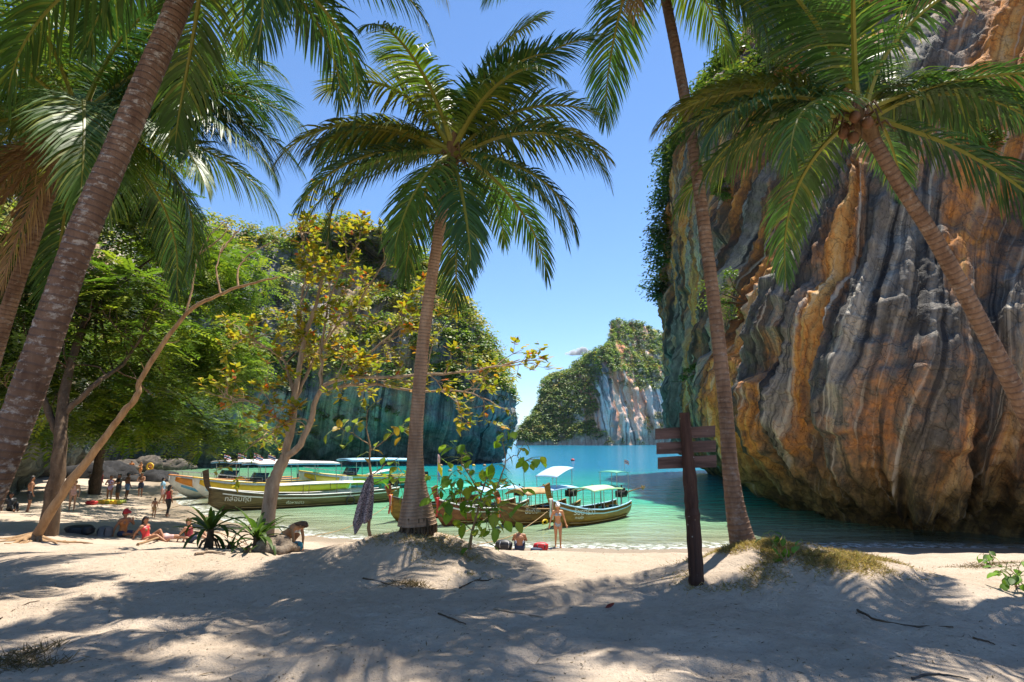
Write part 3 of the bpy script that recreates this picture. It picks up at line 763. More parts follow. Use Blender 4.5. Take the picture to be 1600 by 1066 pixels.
def frond_mesh(az, el, L, droop, r, col, dead=False, spacing=0.03, ll=0.85, hang=1.5, roll=0.0, width=0.04):
    n = 46
    s = np.linspace(0, 1, n)
    e = el - droop * s ** 1.35
    a = az + roll * s ** 2
    d = np.stack([np.cos(e) * np.cos(a), np.cos(e) * np.sin(a), np.sin(e)], 1)
    P = np.vstack([[0, 0, 0], np.cumsum((d[1:] + d[:-1]) / 2 * L / (n - 1), axis=0)])
    mb = MB()
    rr = 0.042 * (1 - s) ** 0.8 + 0.006
    rr[:4] *= np.array([1.7, 1.4, 1.2, 1.05])
    mb.tube(P, rr, 5)
    Vr = np.vstack(mb.v); Fr = [np.vstack(f) for f in mb.f.values()]
    # leaflets
    m = int(L * 0.86 / spacing)
    ts = np.linspace(0.15, 1.0, m)
    Vs, Fs, Cs = [], [], []
    for sgn in (-1, 1):
        t = np.clip(ts + r.uniform(-0.3, 0.3, m) / m, 0, 1)
        keep = r.uniform(size=m) > (0.18 if dead else 0.04)
        t = t[keep]; k = len(t)
        B = np.stack([np.interp(t, s, P[:, j]) for j in range(3)], 1)
        T = nrm(np.stack([np.interp(t, s, d[:, j]) for j in range(3)], 1))
        A2 = np.interp(t, s, a)
        S = np.stack([np.sin(A2), -np.cos(A2), 0 * A2], 1) * sgn
        N = nrm(np.cross(S, T) * sgn); N = N * np.sign(N[:, 2:3] + 1e-6)
        phi = np.interp(t, [0.15, 0.4, 0.85, 1.0], [1.25, 1.05, 0.7, 0.25]) + r.normal(0, 0.06, k)
        psi = r.normal(0.18, 0.14, k)
        d0 = nrm(T * np.cos(phi)[:, None] + (S * np.cos(psi)[:, None] + N * np.sin(psi)[:, None]) * np.sin(phi)[:, None])
        ln = ll * np.interp(t, [0.15, 0.28, 0.55, 0.85, 1.0], [0.55, 0.95, 1.0, 0.7, 0.42]) * r.uniform(0.88, 1.1, k)
        hg = hang * r.uniform(0.75, 1.25, k)
        wd = width * np.interp(t, [0.15, 0.5, 1.0], [0.8, 1.0, 0.6]) * r.uniform(0.8, 1.15, k)
        q = B; pts = [q]; dirs = [d0]
        segs = 4
        for j in range(segs):
            dd = nrm(d0 + np.array([0, 0, -1.0]) * (hg * ((j + 0.6) / segs) ** 1.2)[:, None])
            q = q + dd * (ln / segs)[:, None]; pts.append(q); dirs.append(dd)
        W = nrm(T - d0 * np.sum(T * d0, 1, keepdims=True))
        prof = [0.55, 1.0, 0.9, 0.6]
        rows = []
        for j in range(segs):
            Wj = nrm(W - dirs[j] * np.sum(W * dirs[j], 1, keepdims=True))
            rows += [pts[j] + Wj * (wd * prof[j] / 2)[:, None], pts[j] - Wj * (wd * prof[j] / 2)[:, None]]
        rows.append(pts[-1])
        V = np.stack(rows, 1).reshape(-1, 3); st = 2 * segs + 1
        kk = np.arange(k)[:, None] * st
        F4 = np.concatenate([kk + np.array([2 * j, 2 * j + 1, 2 * j + 3, 2 * j + 2]) for j in range(segs - 1)])
        F3 = kk + np.array([2 * segs - 2, 2 * segs - 1, 2 * segs])
        Vs.append(V); Fs.append((F4, F3))
        cc = np.array(col) * r.uniform(0.7, 1.3, (k, 1))
        tipy = (r.uniform(size=(k, 1)) < 0.12) * np.array([[0.12, 0.09, 0.01]])
        Cs.append(np.repeat(np.clip(cc + tipy, 0, 1), st, 0))
    off = len(Vr); V = [Vr]; F4 = [f for f in Fr if f.shape[1] == 4]; F3 = [f for f in Fr if f.shape[1] == 3]
    midx4 = [np.zeros(sum(len(f) for f in F4), int)]; midx3 = [np.zeros(sum(len(f) for f in F3), int)]
    rc = np.array((0.30, 0.16, 0.07) if dead else (0.27, 0.26, 0.04))
    Cl = [np.repeat(rc[None], len(Vr), 0)]
    for Vx, (a4, a3), cx in zip(Vs, Fs, Cs):
        F4.append(a4 + off); F3.append(a3 + off); V.append(Vx); Cl.append(cx); off += len(Vx)
    Cl = np.vstack(Cl)
    return fast_mesh('frond', np.vstack(V), [np.vstack(F4), np.vstack(F3)], M_FROND, False, [('col', np.concatenate([Cl, np.ones((len(Cl), 1))], 1), 'FLOAT_COLOR')])

M_HUSK = paint((0.25, 0.13, 0.055), 0.8, 0.4, 0.2, 0, 5)
M_COCO = paint((0.14, 0.06, 0.022), 0.6, 0.4, 0.3, 0, 6)
M_FIBRE = bark_mat('palm_fibre', (0.10, 0.06, 0.03), (0.28, 0.17, 0.08), 0, 0, 14)
def palm(label, path, r_base, r_top, mat, fronds, seed, L=3.9, flare=0.0, flare_len=0.6, coconuts=0, spec=(), dead=(), lowest=-27, clear=-90):
    """fronds: number of filled-in fronds; spec: explicit (azimuth, elevation, length factor, droop) in degrees"""
    r = np.random.RandomState(seed)
    base = np.array(path[0])
    t = empty('coconut_palm', base)
    tag(t, label, 'palm tree', 'coconut palms on the sand bank')
    tr, Q, T = palm_trunk(t, [np.array(p) - base for p in path], r_base, r_top, mat, flare, flare_len, 0.055 if flare > 0.15 else 0.085)
    top = Q[-1]; ax = T[-1]
    mb = MB()
    mb.tube([top - ax * 0.25, top, top + ax * 0.3, top + ax * 0.6], [r_top * 1.05, r_top * 1.5, r_top * 1.35, 0.03], 10, True, 0.12)
    for _ in range(16):
        a = r.uniform(0, 6.28); p0 = top + ax * r.uniform(-0.1, 0.3); o = np.array([math.cos(a), math.sin(a), 0])
        mb.tube([p0 + o * r_top, p0 + o * (r_top + 0.16) + np.array([0, 0, 0.02]), p0 + o * (r_top + 0.25) - np.array([0, 0, r.uniform(0.1, 0.4)])], [0.03, 0.02, 0.006], 4)
    mb.build('crown_fibre', M_FIBRE, t, True)
    lst = list(spec)
    ga = r.uniform(0, 360)
    for i in range(fronds):
        f = (i + 0.5) / fronds
        ga += 137.5
        el = 78 - (78 - lowest) * f ** 0.95 + r.normal(0, 6)
        if 215 < ga % 360 < 325 and el < clear: continue
        lst.append((ga + r.normal(0, 8), el, r.uniform(0.85, 1.08), 55 + 45 * (1 - abs(f - 0.45)) + r.normal(0, 8)))
    for (az, el, lf, dr) in lst:
        c = np.array([(0.05, 0.115, 0.022), (0.07, 0.135, 0.022), (0.04, 0.095, 0.024), (0.10, 0.16, 0.02), (0.16, 0.17, 0.02)][r.choice(5, p=[.27, .27, .2, .18, .08])])
        hang = 1.5 if el < 50 else 0.8
        me = frond_mesh(R(az), R(el), L * lf, R(dr), r, c, False, 0.029, 0.265 * L * r.uniform(0.85, 1.1), hang, r.normal(0, 0.25))
        obj('frond', me, t, top + ax * r.uniform(0.0, 0.25))
    for (az, el, lf, dr) in dead:
        me = frond_mesh(R(az), R(el), L * lf, R(dr), r, np.array((0.33, 0.19, 0.09)), True, 0.03, 0.2 * L, 2.2, r.normal(0, 0.2), 0.03)
        o = obj('dead_frond', me, t, top + ax * 0.0)
        o['label'] = 'dry brown dead frond hanging down'
    for i in range(coconuts):
        a = R(150 + 22 * i) if i < 9 else r.uniform(0, 6.28)
        p = top + np.array([math.cos(a) * (0.24 + 0.06 * (i % 2)), math.sin(a) * 0.28, 0.02 - 0.13 * (i % 3)])
        mb = MB().ball((0, 0, 0), 0.075, 12, 9, (1, 1, 1.2))
        mb.tube([(0, 0, 0.12), (0, 0, 0.2), (-math.cos(a) * 0.15, -math.sin(a) * 0.15, 0.34)], [0.03, 0.015, 0.012], 5)
        mb.build('coconut', M_COCO, t, True, p)
    return t
def g2(px, py, dz=0.0):
    p = ground_at(px, py); return np.array([p[0], p[1], hz(p[0], p[1]) + dz])

# centre palm with the undercut foot
b = np.array([at(652, 832, 9.7)[0], 9.7, 0]); b[2] = hz(b[0], b[1]) + 0.10
p_c = palm('tall coconut palm in the middle with a flared, undercut trunk foot', [b, at(649, 700, 9.65), at(663, 520, 9.5), at(688, 350, 9.3), at(704, 252, 9.2)], 0.128, 0.088, M_PALM_TAN, 16, 31, 3.15,
           0.20, 0.55, 0, spec=[(-12, 30, 1.0, 100), (-42, -18, 1.0, 55), (8, 42, 1.0, 90), (200, 22, 1.0, 85), (182, 8, 0.95, 70), (215, -15, 0.95, 50), (250, -38, 0.9, 38),
                                 (-75, -40, 0.9, 40), (160, 45, 1.0, 85), (100, 66, 1.25, 42), (60, 70, 1.25, 40), (125, 68, 1.2, 45), (-20, 60, 1.0, 70), (150, 75, 1.2, 48), (30, 78, 1.2, 40)], clear=40)
mb = MB()
r_ = np.random.RandomState(3)
for i in range(150):
    a = r_.uniform(0, 6.28); q = r_.uniform(0.12, 0.33)
    p0 = np.array([math.cos(a) * q * 0.9, math.sin(a) * q * 0.9, 0.12]); p1 = np.array([math.cos(a) * q * 1.05, math.sin(a) * q * 1.05, -0.22])
    mb.tube([p0, (p0 + p1) / 2 + r_.normal(0, 0.02, 3), p1], [0.022, 0.02, 0.014], 5)
o = mb.build('root_mass', M_BARK_DARK, p_c); o['label'] = 'dark fibrous roots under the hollowed trunk foot'
# palm beside the sign
b = np.array([at(1163, 853, 9.0)[0], 9.0, 0]); b[2] = hz(b[0], b[1]) - 0.05
palm('slender ringed coconut palm rising behind the wooden sign', [b, at(1144, 760, 9.0), at(1126, 560, 9.0), at(1086, 250, 9.1), at(1062, 110, 9.2), at(1034, -30, 9.3), at(1014, -112, 9.42)], 0.118, 0.085, M_PALM_BROWN, 11, 45, 4.0,
     0.09, 0.6, 0, spec=[(205, 5, 1.0, 80), (228, -25, 0.95, 55), (262, -42, 0.85, 40), (178, 25, 1.0, 90), (300, -30, 1.0, 50), (330, -12, 1.0, 60), (352, 5, 1.05, 70), (15, 10, 1.0, 80), (285, -48, 0.8, 30), (318, -38, 1.0, 30), (342, -28, 1.0, 38), (5, -18, 1.0, 50), (308, -58, 0.9, 20), (352, -40, 0.9, 28)],
     dead=[(243, -55, 0.7, 30)])
# right palm with coconuts
p5 = [at(1720, 870, 8.6), at(1640, 720, 8.4), at(1560, 560, 8.1), at(1470, 390, 7.8), at(1400, 280, 7.6), at(1352, 195, 7.5)]
p5[0][2] = hz(p5[0][0], p5[0][1]) - 0.1
palm('leaning coconut palm with brown coconuts in front of the orange cliff', p5, 0.14, 0.088, M_PALM_BROWN, 17, 52, 3.0, 0.08, 0.5, 5,
     spec=[(175, 22, 1.0, 65), (165, 35, 1.0, 75), (195, 12, 1.0, 75), (5, 30, 1.05, 75), (-12, 22, 1.0, 65), (-30, -34, 1.05, 26), (20, 45, 1.0, 80), (215, 2, 0.9, 80), (90, 70, 1.0, 45), (135, 52, 1.0, 60), (45, 58, 1.0, 60)], lowest=8, clear=50)
# big leaning trunk at the left edge
p1 = [at(-105, 945, 6.4), at(-30, 790, 6.4), at(48, 600, 6.4), at(116, 400, 6.4), at(190, 220, 6.45), at(282, 0, 6.5), at(322, -110, 6.55)]
p1[0][2] = hz(p1[0][0], p1[0][1]) - 0.1
palm('thick leaning palm trunk with pale lichen patches at the left edge', p1, 0.19, 0.135, M_PALM_PATCH, 18, 63, 3.5, 0.06, 0.5, 0,
     spec=[(10, 5, 1.0, 70), (-25, -5, 1.0, 60)])
# palm behind it, crown in view, with dead fronds
p2 = [at(-70, 905, 10.6), at(-40, 680, 10.5), at(5, 510, 10.3), at(70, 320, 10.1), at(122, 195, 10.0)]
p2[0][2] = hz(p2[0][0], p2[0][1]) - 0.1
palm('coconut palm at upper left with dry brown fronds hanging beside its trunk', p2, 0.15, 0.105, M_PALM_BROWN, 18, 74, 4.3, 0.08, 0.5, 4,
     spec=[(12, 35, 1.05, 80), (0, 20, 1.05, 72), (-14, 8, 1.05, 60), (-25, -8, 1.05, 50), (-4, 48, 1.0, 85), (-38, -25, 1.0, 38), (175, 25, 1.0, 75), (200, 5, 0.9, 70), (30, 55, 1.0, 75), (90, 60, 1.0, 60)],
     dead=[(200, -42, 0.9, 38), (225, -60, 0.92, 24), (188, -28, 0.85, 52), (252, -70, 0.8, 15), (214, -52, 0.95, 30)])

# ------------------------------------------------------------------ broadleaf trees
def branchy(mb, path, r0, r1, n=14, sides=7, jit=0.0, r=rs):
    P = spline(path, n)
    if jit: P[1:-1] += r.normal(0, jit, (len(P) - 2, 3))
    rad = np.linspace(r0, r1, len(P)) * (1 + r.uniform(-0.08, 0.08, len(P)))
    mb.tube(P, rad, sides)
    return P
def twigs(mb, P, r, count, length, rad, depth, tips, up=0.3, spread=1.0, start=0.25):
    n = len(P)
    for _ in range(count):
        i = int(r.uniform(start, 1) * (n - 2)) + 1
        T = nrm(P[min(i + 1, n - 1)] - P[i - 1])
        d = nrm(T * 0.7 + spread * rand_dirs(1, r)[0] + np.array([0, 0, up]))
        L = length * r.uniform(0.5, 1.2)
        p = P[i]; path = [p]
        for _k in range(4):
            d = nrm(d + 0.28 * r.normal(size=3) + np.array([0, 0, 0.05])); p = p + d * L / 4; path.append(p)
        path = np.array(path)
        mb.tube(path, np.linspace(rad, rad * 0.4, 5), 5, False)
        tips.append((path[-1], d)); tips.append((path[3], d))
        if depth > 0: twigs(mb, path, r, 3, length * 0.6, rad * 0.5, depth - 1, tips, up, spread, 0.3)

def leaf_shape(name, L, W, mat, col, bend=0.18):
    """one broad leaf, folded along the midrib and drooping at the tip (14 triangles)"""
    rows = []
    for t, w in ((0, 0.06), (0.18, 0.62), (0.42, 1.0), (0.7, 0.8), (0.9, 0.35)):
        z = -bend * L * t * t
        rows += [(L * t, -W / 2 * w, z + 0.10 * W * w), (L * t, 0, z), (L * t, W / 2 * w, z + 0.10 * W * w)]
    V = np.array(rows + [(L, 0, -bend * L)])
    F4 = []
    for j in range(4):
        a = 3 * j
        F4 += [[a, a + 1, a + 4, a + 3], [a + 1, a + 2, a + 5, a + 4]]
    F3 = [[12, 13, 15], [13, 14, 15]]
    C = np.tile(np.array(list(col) + [1.0]), (16, 1)); C[[1, 4, 7, 10, 13]] *= np.array([1.25, 1.25, 1.2, 1])
    return fast_mesh(name, V, [np.array(F4), np.array(F3)], mat, True, [('col', C, 'FLOAT_COLOR')])
M_BROAD = leaf_mat('leaf_broad', 0.5, 0.48, 0.35, 0.08)
def place_leaf(me, p, d, r, parent, name='leaf', sc=1.0, roll=0.6):
    o = bpy.data.objects.new(name, me)
    d = Vector(d).normalized()
    q = d.to_track_quat('X', 'Z') @ Matrix.Rotation(r.uniform(-roll, roll), 3, 'X').to_quaternion()
    o.rotation_mode = 'QUATERNION'; o.rotation_quaternion = q
    o.location = Vector(p); s = sc * r.uniform(0.7, 1.2); o.scale = (s, s, s)
    return link(o, parent)

# sea almond tree with pale limbs and turning leaves
r = np.random.RandomState(5)
Y0 = 12.6
b = np.array([at(418, 800, Y0)[0], Y0, 0]); b[2] = hz(b[0], b[1]) - 0.1
def A(px, py, Y): return at(px, py, Y)
almond = empty('almond_tree', b)
tag(almond, 'spreading pale-limbed almond tree with sparse yellow, orange and green leaves', 'tree')
mb = MB(); tips = []
Lo = lambda *pts: [np.array(p) - b for p in pts]
fork = A(446, 712, Y0)
branchy(mb, Lo(b, A(424, 770, Y0), A(432, 742, Y0), fork), 0.15, 0.115, 14, 10, 0.008, r)
limbs = [
    (Lo(fork, A(457, 655, Y0), A(461, 615, Y0), A(474, 537, Y0 + .3), A(490, 487, Y0 + .4), A(501, 443, Y0 + .5), A(512, 380, Y0 + .6), A(520, 310, Y0 + .7)), 0.115, 0.018, 9),
    (Lo(fork, A(463, 702, Y0 - .15), A(486, 659, Y0 - .2), A(501, 610, Y0 - .3), A(537, 592, Y0 - .5), A(640, 588, Y0 - .9), A(742, 580, Y0 - 1.1), A(812, 562, Y0 - 1.2)), 0.105, 0.012, 13),
    (Lo(A(503, 611, Y0 - .3), A(520, 606, Y0 - .3), A(574, 601, Y0 - .1), A(660, 612, Y0 + .1), A(724, 612, Y0 + .3), A(790, 640, Y0 + .4)), 0.06, 0.012, 8),
    (Lo(A(501, 608, Y0 - .3), A(502, 560, Y0 - .2), A(508, 500, Y0), A(525, 440, Y0 + .2), A(560, 380, Y0 + .3)), 0.05, 0.012, 8),
    (Lo(A(461, 615, Y0), A(450, 585, Y0 + .2), A(440, 560, Y0 + .4), A(400, 535, Y0 + .6), A(372, 520, Y0 + .7)), 0.05, 0.012, 7),
    (Lo(A(474, 537, Y0 + .3), A(470, 480, Y0 + .6), A(478, 420, Y0 + .9), A(470, 360, Y0 + 1.1)), 0.05, 0.012, 7),
    (Lo(A(461, 625, Y0), A(478, 590, Y0 + .3), A(500, 545, Y0 + .8), A(560, 470, Y0 + 1.2), A(610, 400, Y0 + 1.4), A(650, 370, Y0 + 1.5)), 0.055, 0.012, 10),
    (Lo(A(537, 592, Y0 - .5), A(580, 550, Y0 - .5), A(640, 500, Y0 - .4), A(700, 470, Y0 - .3)), 0.04, 0.010, 8),
    (Lo(A(457, 655, Y0), A(440, 660, Y0 - .3), A(415, 640, Y0 - .5), A(380, 625, Y0 - .6), A(350, 640, Y0 - .6)), 0.045, 0.010, 6),
    (Lo(A(486, 659, Y0 - .2), A(470, 655, Y0 - .1), A(445, 660, Y0 + .1), A(420, 680, Y0 + .2), A(395, 690, Y0 + .3)), 0.035, 0.010, 4),
]
for path, r0, r1, tw in limbs:
    Pq = branchy(mb, path, r0 * 0.78, r1 * 0.8, 22, 8, 0.012, r)
    twigs(mb, Pq, r, int(tw * 1.5), 0.85, 0.014, 1, tips, 0.25, 0.9)
    tips.append((Pq[-1], nrm(Pq[-1] - Pq[-2])))
mb.build('trunk', M_BARK_PALE, almond, True)
cols = [(0.22, 0.25, 0.02), (0.34, 0.31, 0.025), (0.46, 0.35, 0.025), (0.13, 0.19, 0.02), (0.50, 0.25, 0.02), (0.55, 0.12, 0.02)]
alm = [leaf_shape('almond_leaf', 0.18, 0.10, M_BROAD, c) for c in cols]
tips_i = r.permutation(len(tips))
cnt = 0; rest = []
for ti in tips_i:
    p, d = tips[ti]
    for k in range(r.randint(3, 8)):
        dd = nrm(np.array(d) * 0.5 + rand_dirs(1, r)[0] * np.array([1, 1, 0.45]) + np.array([0, 0, 0.12]))
        c = r.choice(6, p=[0.26, 0.30, 0.24, 0.09, 0.08, 0.03])
        pp = p + r.normal(0, 0.03, 3)
        if cnt < 290:
            place_leaf(alm[c], pp, dd, r, almond); cnt += 1
        else: rest.append((pp, dd, c))
if rest:
    Pp = np.array([q[0] for q in rest]); Dd = np.array([q[1] for q in rest]); cc = np.array([cols[q[2]] for q in rest])
    W = nrm(np.cross(Dd, np.array([0, 0, 1.0]) + 0.4 * rand_dirs(len(Pp), r)))
    V, F = leaf_arrays(Pp, Dd, W, 0.17 * r.uniform(0.75, 1.2, len(Pp)), 0.10, 0.1, 0.12)
    C4 = np.repeat(np.concatenate([cc, np.ones((len(cc), 1))], 1), 4, 0)
    o = foliage_obj('leaf_mass', V, F, C4, almond, M_BROAD); o['kind'] = 'stuff'

# feathery green trees at the left
def spray_foliage(lumps, per_lump, r, palette, leafL=0.25, n_leaf=16):
    """flat drooping sprays of small leaflets spread through a set of crown lumps"""
    subl = []
    for (c, rx, ry, rz) in lumps:
        for d_ in nrm(r.normal(size=(7, 3))):
            f_ = r.uniform(0.34, 0.52); q_ = r.uniform(0.55, 0.95)
            subl.append((np.array(c) + d_ * q_ * np.array([rx, ry, rz]), max(rx * f_, 0.7), max(ry * f_, 0.7), max(rz * f_ * 0.7, 0.4)))
    lumps = subl; per_lump = max(20, per_lump // 9)
    Ps, Ds, Ws, Cs = [], [], [], []
    for (c, rx, ry, rz) in lumps:
        m = per_lump
        d = rand_dirs(m, r); q = r.uniform(0.35, 1, m) ** 0.45
        lump = 1 + 0.35 * vnoise(d * 2.0 + c * 0.5, 5)
        P = c + d * (q * lump)[:, None] * np.array([rx, ry, rz])
        out = nrm(d * np.array([1, 1, 0.35]) + 0.5 * rand_dirs(m, r)); out[:, 2] = out[:, 2] * 0.5 - 0.12; out = nrm(out)
        sidev = nrm(np.cross(out, np.array([0, 0, 1.0])) + 0.25 * rand_dirs(m, r))
        base = np.array(palette)[r.randint(len(palette), size=m)] * r.uniform(0.7, 1.3, (m, 1))
        L = r.uniform(0.6, 1.1, m)
        for j in range(n_leaf):
            t = (j // 2 + 0.7) / (n_leaf / 2); sg = 1 if j % 2 else -1
            p = P + out * (L * t)[:, None] + np.array([0, 0, -1.0]) * (L * 0.25 * t * t)[:, None]
            dd = nrm(out * 0.55 + sidev * sg + 0.15 * rand_dirs(m, r) + np.array([0, 0, -0.15]))
            Ps.append(p); Ds.append(dd); Ws.append(nrm(out - dd * np.sum(out * dd, 1, keepdims=True))); Cs.append(base * r.uniform(0.85, 1.15, (m, 1)))
    P, D, W, C = map(np.vstack, (Ps, Ds, Ws, Cs))
    V, F = leaf_arrays(P, D, W, leafL * r.uniform(0.7, 1.2, len(P)), leafL * 0.36)
    return V, F, np.repeat(np.concatenate([np.clip(C, 0, 1), np.ones((len(C), 1))], 1), 4, 0)
def big_tree(label, base, limbs, lumps, per, pal, bark, seed, r0):
    r = np.random.RandomState(seed)
    t = empty('broadleaf_tree', base); tag(t, label, 'tree')
    mb = MB()
    for path, a, c in limbs:
        Pq = branchy(mb, [np.array(p) - base for p in path], a, c, 18, 9, 0.02, r)
        twigs(mb, Pq, r, 7, 1.8, 0.03, 1, [], 0.2, 0.9, 0.4)
    for (c, rx, ry, rz) in lumps:
        q = np.array(c) - base
        near = np.array(limbs[0][0][-1]) - base
        mb.tube([near, near * 0.4 + q * 0.6 + r.normal(0, 0.3, 3), q], [0.06, 0.04, 0.015], 5)
    mb.build('trunk', bark, t, True)
    V, F, C = spray_foliage([(np.array(c) - base, rx, ry, rz) for (c, rx, ry, rz) in lumps], per, r, pal)
    foliage_obj('crown', V, F, C, t)
    return t
PAL_T = [(0.20, 0.29, 0.024), (0.13, 0.22, 0.022), (0.28, 0.33, 0.03), (0.08, 0.15, 0.018)]
def gyp(px, Y, dz=0.0):
    x = at(px, 690, Y)[0]
    return np.array([x, Y, hz(x, Y) + dz])
b3 = gyp(97, 17.2)
big_tree('large feathery green tree arching over the bathers at the left', b3,
         [([b3, at(92, 720, b3[1]), at(98, 650, b3[1] + .4), at(112, 560, b3[1] + 1.2), at(150, 470, b3[1] + 3)], 0.24, 0.08),
          ([at(98, 650, b3[1] + .4), at(150, 600, b3[1] + 1), at(200, 560, b3[1] + 2.5), at(260, 470, b3[1] + 4)], 0.10, 0.03),
          ([at(95, 690, b3[1] + .2), at(60, 600, b3[1] + .5), at(40, 500, b3[1] + 1.5)], 0.10, 0.03)],
         [(at(130, 470, 20), 2.6, 2.2, 2.2), (at(235, 420, 23), 3.0, 2.4, 2.4), (at(300, 500, 25), 2.8, 2.4, 2.4), (at(185, 560, 21), 2.6, 2.2, 1.8), (at(280, 590, 25), 2.8, 2.4, 1.7),
          (at(90, 590, 19), 2.0, 2.0, 1.7), (at(235, 655, 26), 3.2, 2.2, 1.2), (at(330, 665, 29), 2.4, 2.2, 1.1), (at(345, 590, 29), 1.9, 2, 2.0), (at(345, 430, 28), 2.2, 2.2, 2.4), (at(150, 660, 22), 2.3, 2, 1.0), (at(300, 385, 27), 2.8, 2.4, 1.9)],
         560, PAL_T, M_BARK_DARK, 81, 0.24)
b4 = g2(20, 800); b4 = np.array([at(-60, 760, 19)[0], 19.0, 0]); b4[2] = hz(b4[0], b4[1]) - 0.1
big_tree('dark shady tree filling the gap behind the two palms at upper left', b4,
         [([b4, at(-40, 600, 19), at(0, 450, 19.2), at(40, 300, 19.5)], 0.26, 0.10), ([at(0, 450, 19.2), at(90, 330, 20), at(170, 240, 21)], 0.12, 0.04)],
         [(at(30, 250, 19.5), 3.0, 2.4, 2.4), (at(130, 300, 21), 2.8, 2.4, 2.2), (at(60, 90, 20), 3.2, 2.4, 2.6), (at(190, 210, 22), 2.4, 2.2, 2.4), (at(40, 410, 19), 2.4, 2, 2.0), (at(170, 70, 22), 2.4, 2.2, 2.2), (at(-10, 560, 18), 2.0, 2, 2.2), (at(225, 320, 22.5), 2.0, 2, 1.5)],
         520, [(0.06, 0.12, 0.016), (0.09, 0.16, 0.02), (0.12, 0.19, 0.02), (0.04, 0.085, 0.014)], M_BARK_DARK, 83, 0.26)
b6 = np.array([-31.0, 43.5, 0]); b6[2] = hz(b6[0], b6[1]) - 0.2
big_tree('far spreading tree shading the bathers in front of the boulders', b6,
         [([b6, b6 + np.array([1, -1, 4.0]), b6 + np.array([4, -3, 8.0])], 0.4, 0.12)],
         [(at(110, 640, 43), 4.5, 4, 2.2), (at(170, 600, 44), 5, 4.5, 2.6), (at(235, 630, 47), 4.5, 4, 2.0), (at(290, 615, 52), 4.5, 4, 2.2), (at(60, 610, 40), 4, 4, 2.4), (at(335, 640, 56), 4, 4, 2.0), (at(200, 540, 46), 5, 4, 3), (at(20, 640, 34), 3.5, 4, 2.2), (at(310, 540, 54), 4, 4, 3), (np.array([-20, 33, 9.5]), 4.5, 4.5, 1.8), (np.array([-25.5, 35.5, 10.0]), 4.5, 4.5, 1.8), (np.array([-31, 37, 10.0]), 4.5, 4.5, 1.8), (np.array([-27, 42, 11]), 4.5, 4.5, 2), (np.array([-36, 34, 9.5]), 4.5, 4.5, 2), (np.array([-24, 30.5, 9.5]), 4, 4, 1.8)],
         440, PAL_T, M_BARK_DARK, 85, 0.4)
# leaning bare-limbed tree
b5 = gyp(72, 15.8)
t = empty('leaning_tree', b5)
tag(t, 'slender smooth-barked tree leaning far right with bare forked upper limbs', 'tree')
mb = MB(); Yb = b5[1]
main = branchy(mb, [np.array(p) - b5 for p in (b5 + np.array([0, 0, -0.1]), at(95, 775, Yb), at(140, 715, Yb), at(185, 655, Yb), at(214, 618, Yb), at(224, 586, Yb), at(290, 492, Yb), at(340, 462, Yb), at(390, 444, Yb), at(434, 433, Yb))], 0.125, 0.022, 40, 10, 0.012, r)
br = [[(290, 492), (302, 440), (310, 398), (328, 368), (352, 345)], [(345, 460), (338, 425), (344, 395), (350, 380)], [(372, 450), (372, 420), (390, 398), (432, 374)], [(214, 618), (226, 585), (245, 555), (262, 530)], [(344, 395), (362, 372), (380, 352)], [(310, 398), (345, 372), (360, 350)]]
tp = []
for q in br:
    Pq = branchy(mb, [at(x, y, Yb + 0.3 * i) - b5 for i, (x, y) in enumerate(q)], 0.032, 0.010, 14, 6, 0.01, r)
    twigs(mb, Pq, r, 2, 0.5, 0.012, 0, tp, 0.3, 0.8)
mb.build('trunk', M_BARK_OCHRE, t, True)
for q in range(14):
    a = r.uniform(-2.6, 0.3); mb2 = MB()
    L_ = r.uniform(0.5, 1.6); pts = [(0, 0, 0.12)]
    for k in (0.35, 0.7, 1.0):
        x_, y_ = math.cos(a) * L_ * k, math.sin(a) * L_ * k; a += r.normal(0, 0.2)
        pts.append((x_, y_, hz(b5[0] + x_, b5[1] + y_) - b5[2] + 0.02 * (1 - k)))
    mb2.tube(spline(pts, 9), np.linspace(0.07, 0.015, len(spline(pts, 9))), 6)
    mb2.build('root', M_BARK_OCHRE, t, True)

# saplings with large leaves
def sapling(label, base, stems, n_leaf, cols, seed, L=0.17, spots=None):
    r = np.random.RandomState(seed)
    t = empty('sapling', base); tag(t, label, 'sapling')
    mb = MB(); tips = []
    for path, a, c in stems:
        Pq = branchy(mb, [np.array(p) - base for p in path], a, c, 12, 6, 0.006, r)
        for k in range(3, len(Pq)): tips.append((Pq[k], nrm(Pq[k] - Pq[k - 1])))
    mb.build('stem', M_BARK_OCHRE, t, True)
    ms = [leaf_shape('sapling_leaf', L, L * 0.72, M_BROAD, c, 0.3) for c in cols]
    pts = [(np.array(q) - base, np.array([0, 0, 0.2])) for q in (spots or [])] or tips
    st = MB(); allp = np.array([q[0] for q in tips])
    for k in range(n_leaf):
        p, d = pts[r.randint(len(pts))]
        p = p + (r.normal(0, 0.14, 3) if spots else r.normal(0, 0.06, 3))
        dd = nrm(rand_dirs(1, r)[0] * np.array([1, 1, 0.4]) + np.array([0, 0, -0.35]))
        q = allp[np.argmin(np.linalg.norm(allp - p, axis=1))]
        lo = place_leaf(ms[r.randint(len(ms))], p, dd, r, t)
        MB().tube([q, (p + q) / 2 + np.array([0, 0, 0.03]), p], [0.006, 0.005, 0.004], 4, False).build('leaf_stalk', paint((0.2, 0.24, 0.05), 0.6), t)
    return t
bs = np.array([at(733, 868, 9.3)[0], 9.3, 0]); bs[2] = hz(bs[0], bs[1]) - 0.03
S = lambda x, y, d=0.0: at(x, y, 9.3 + d)
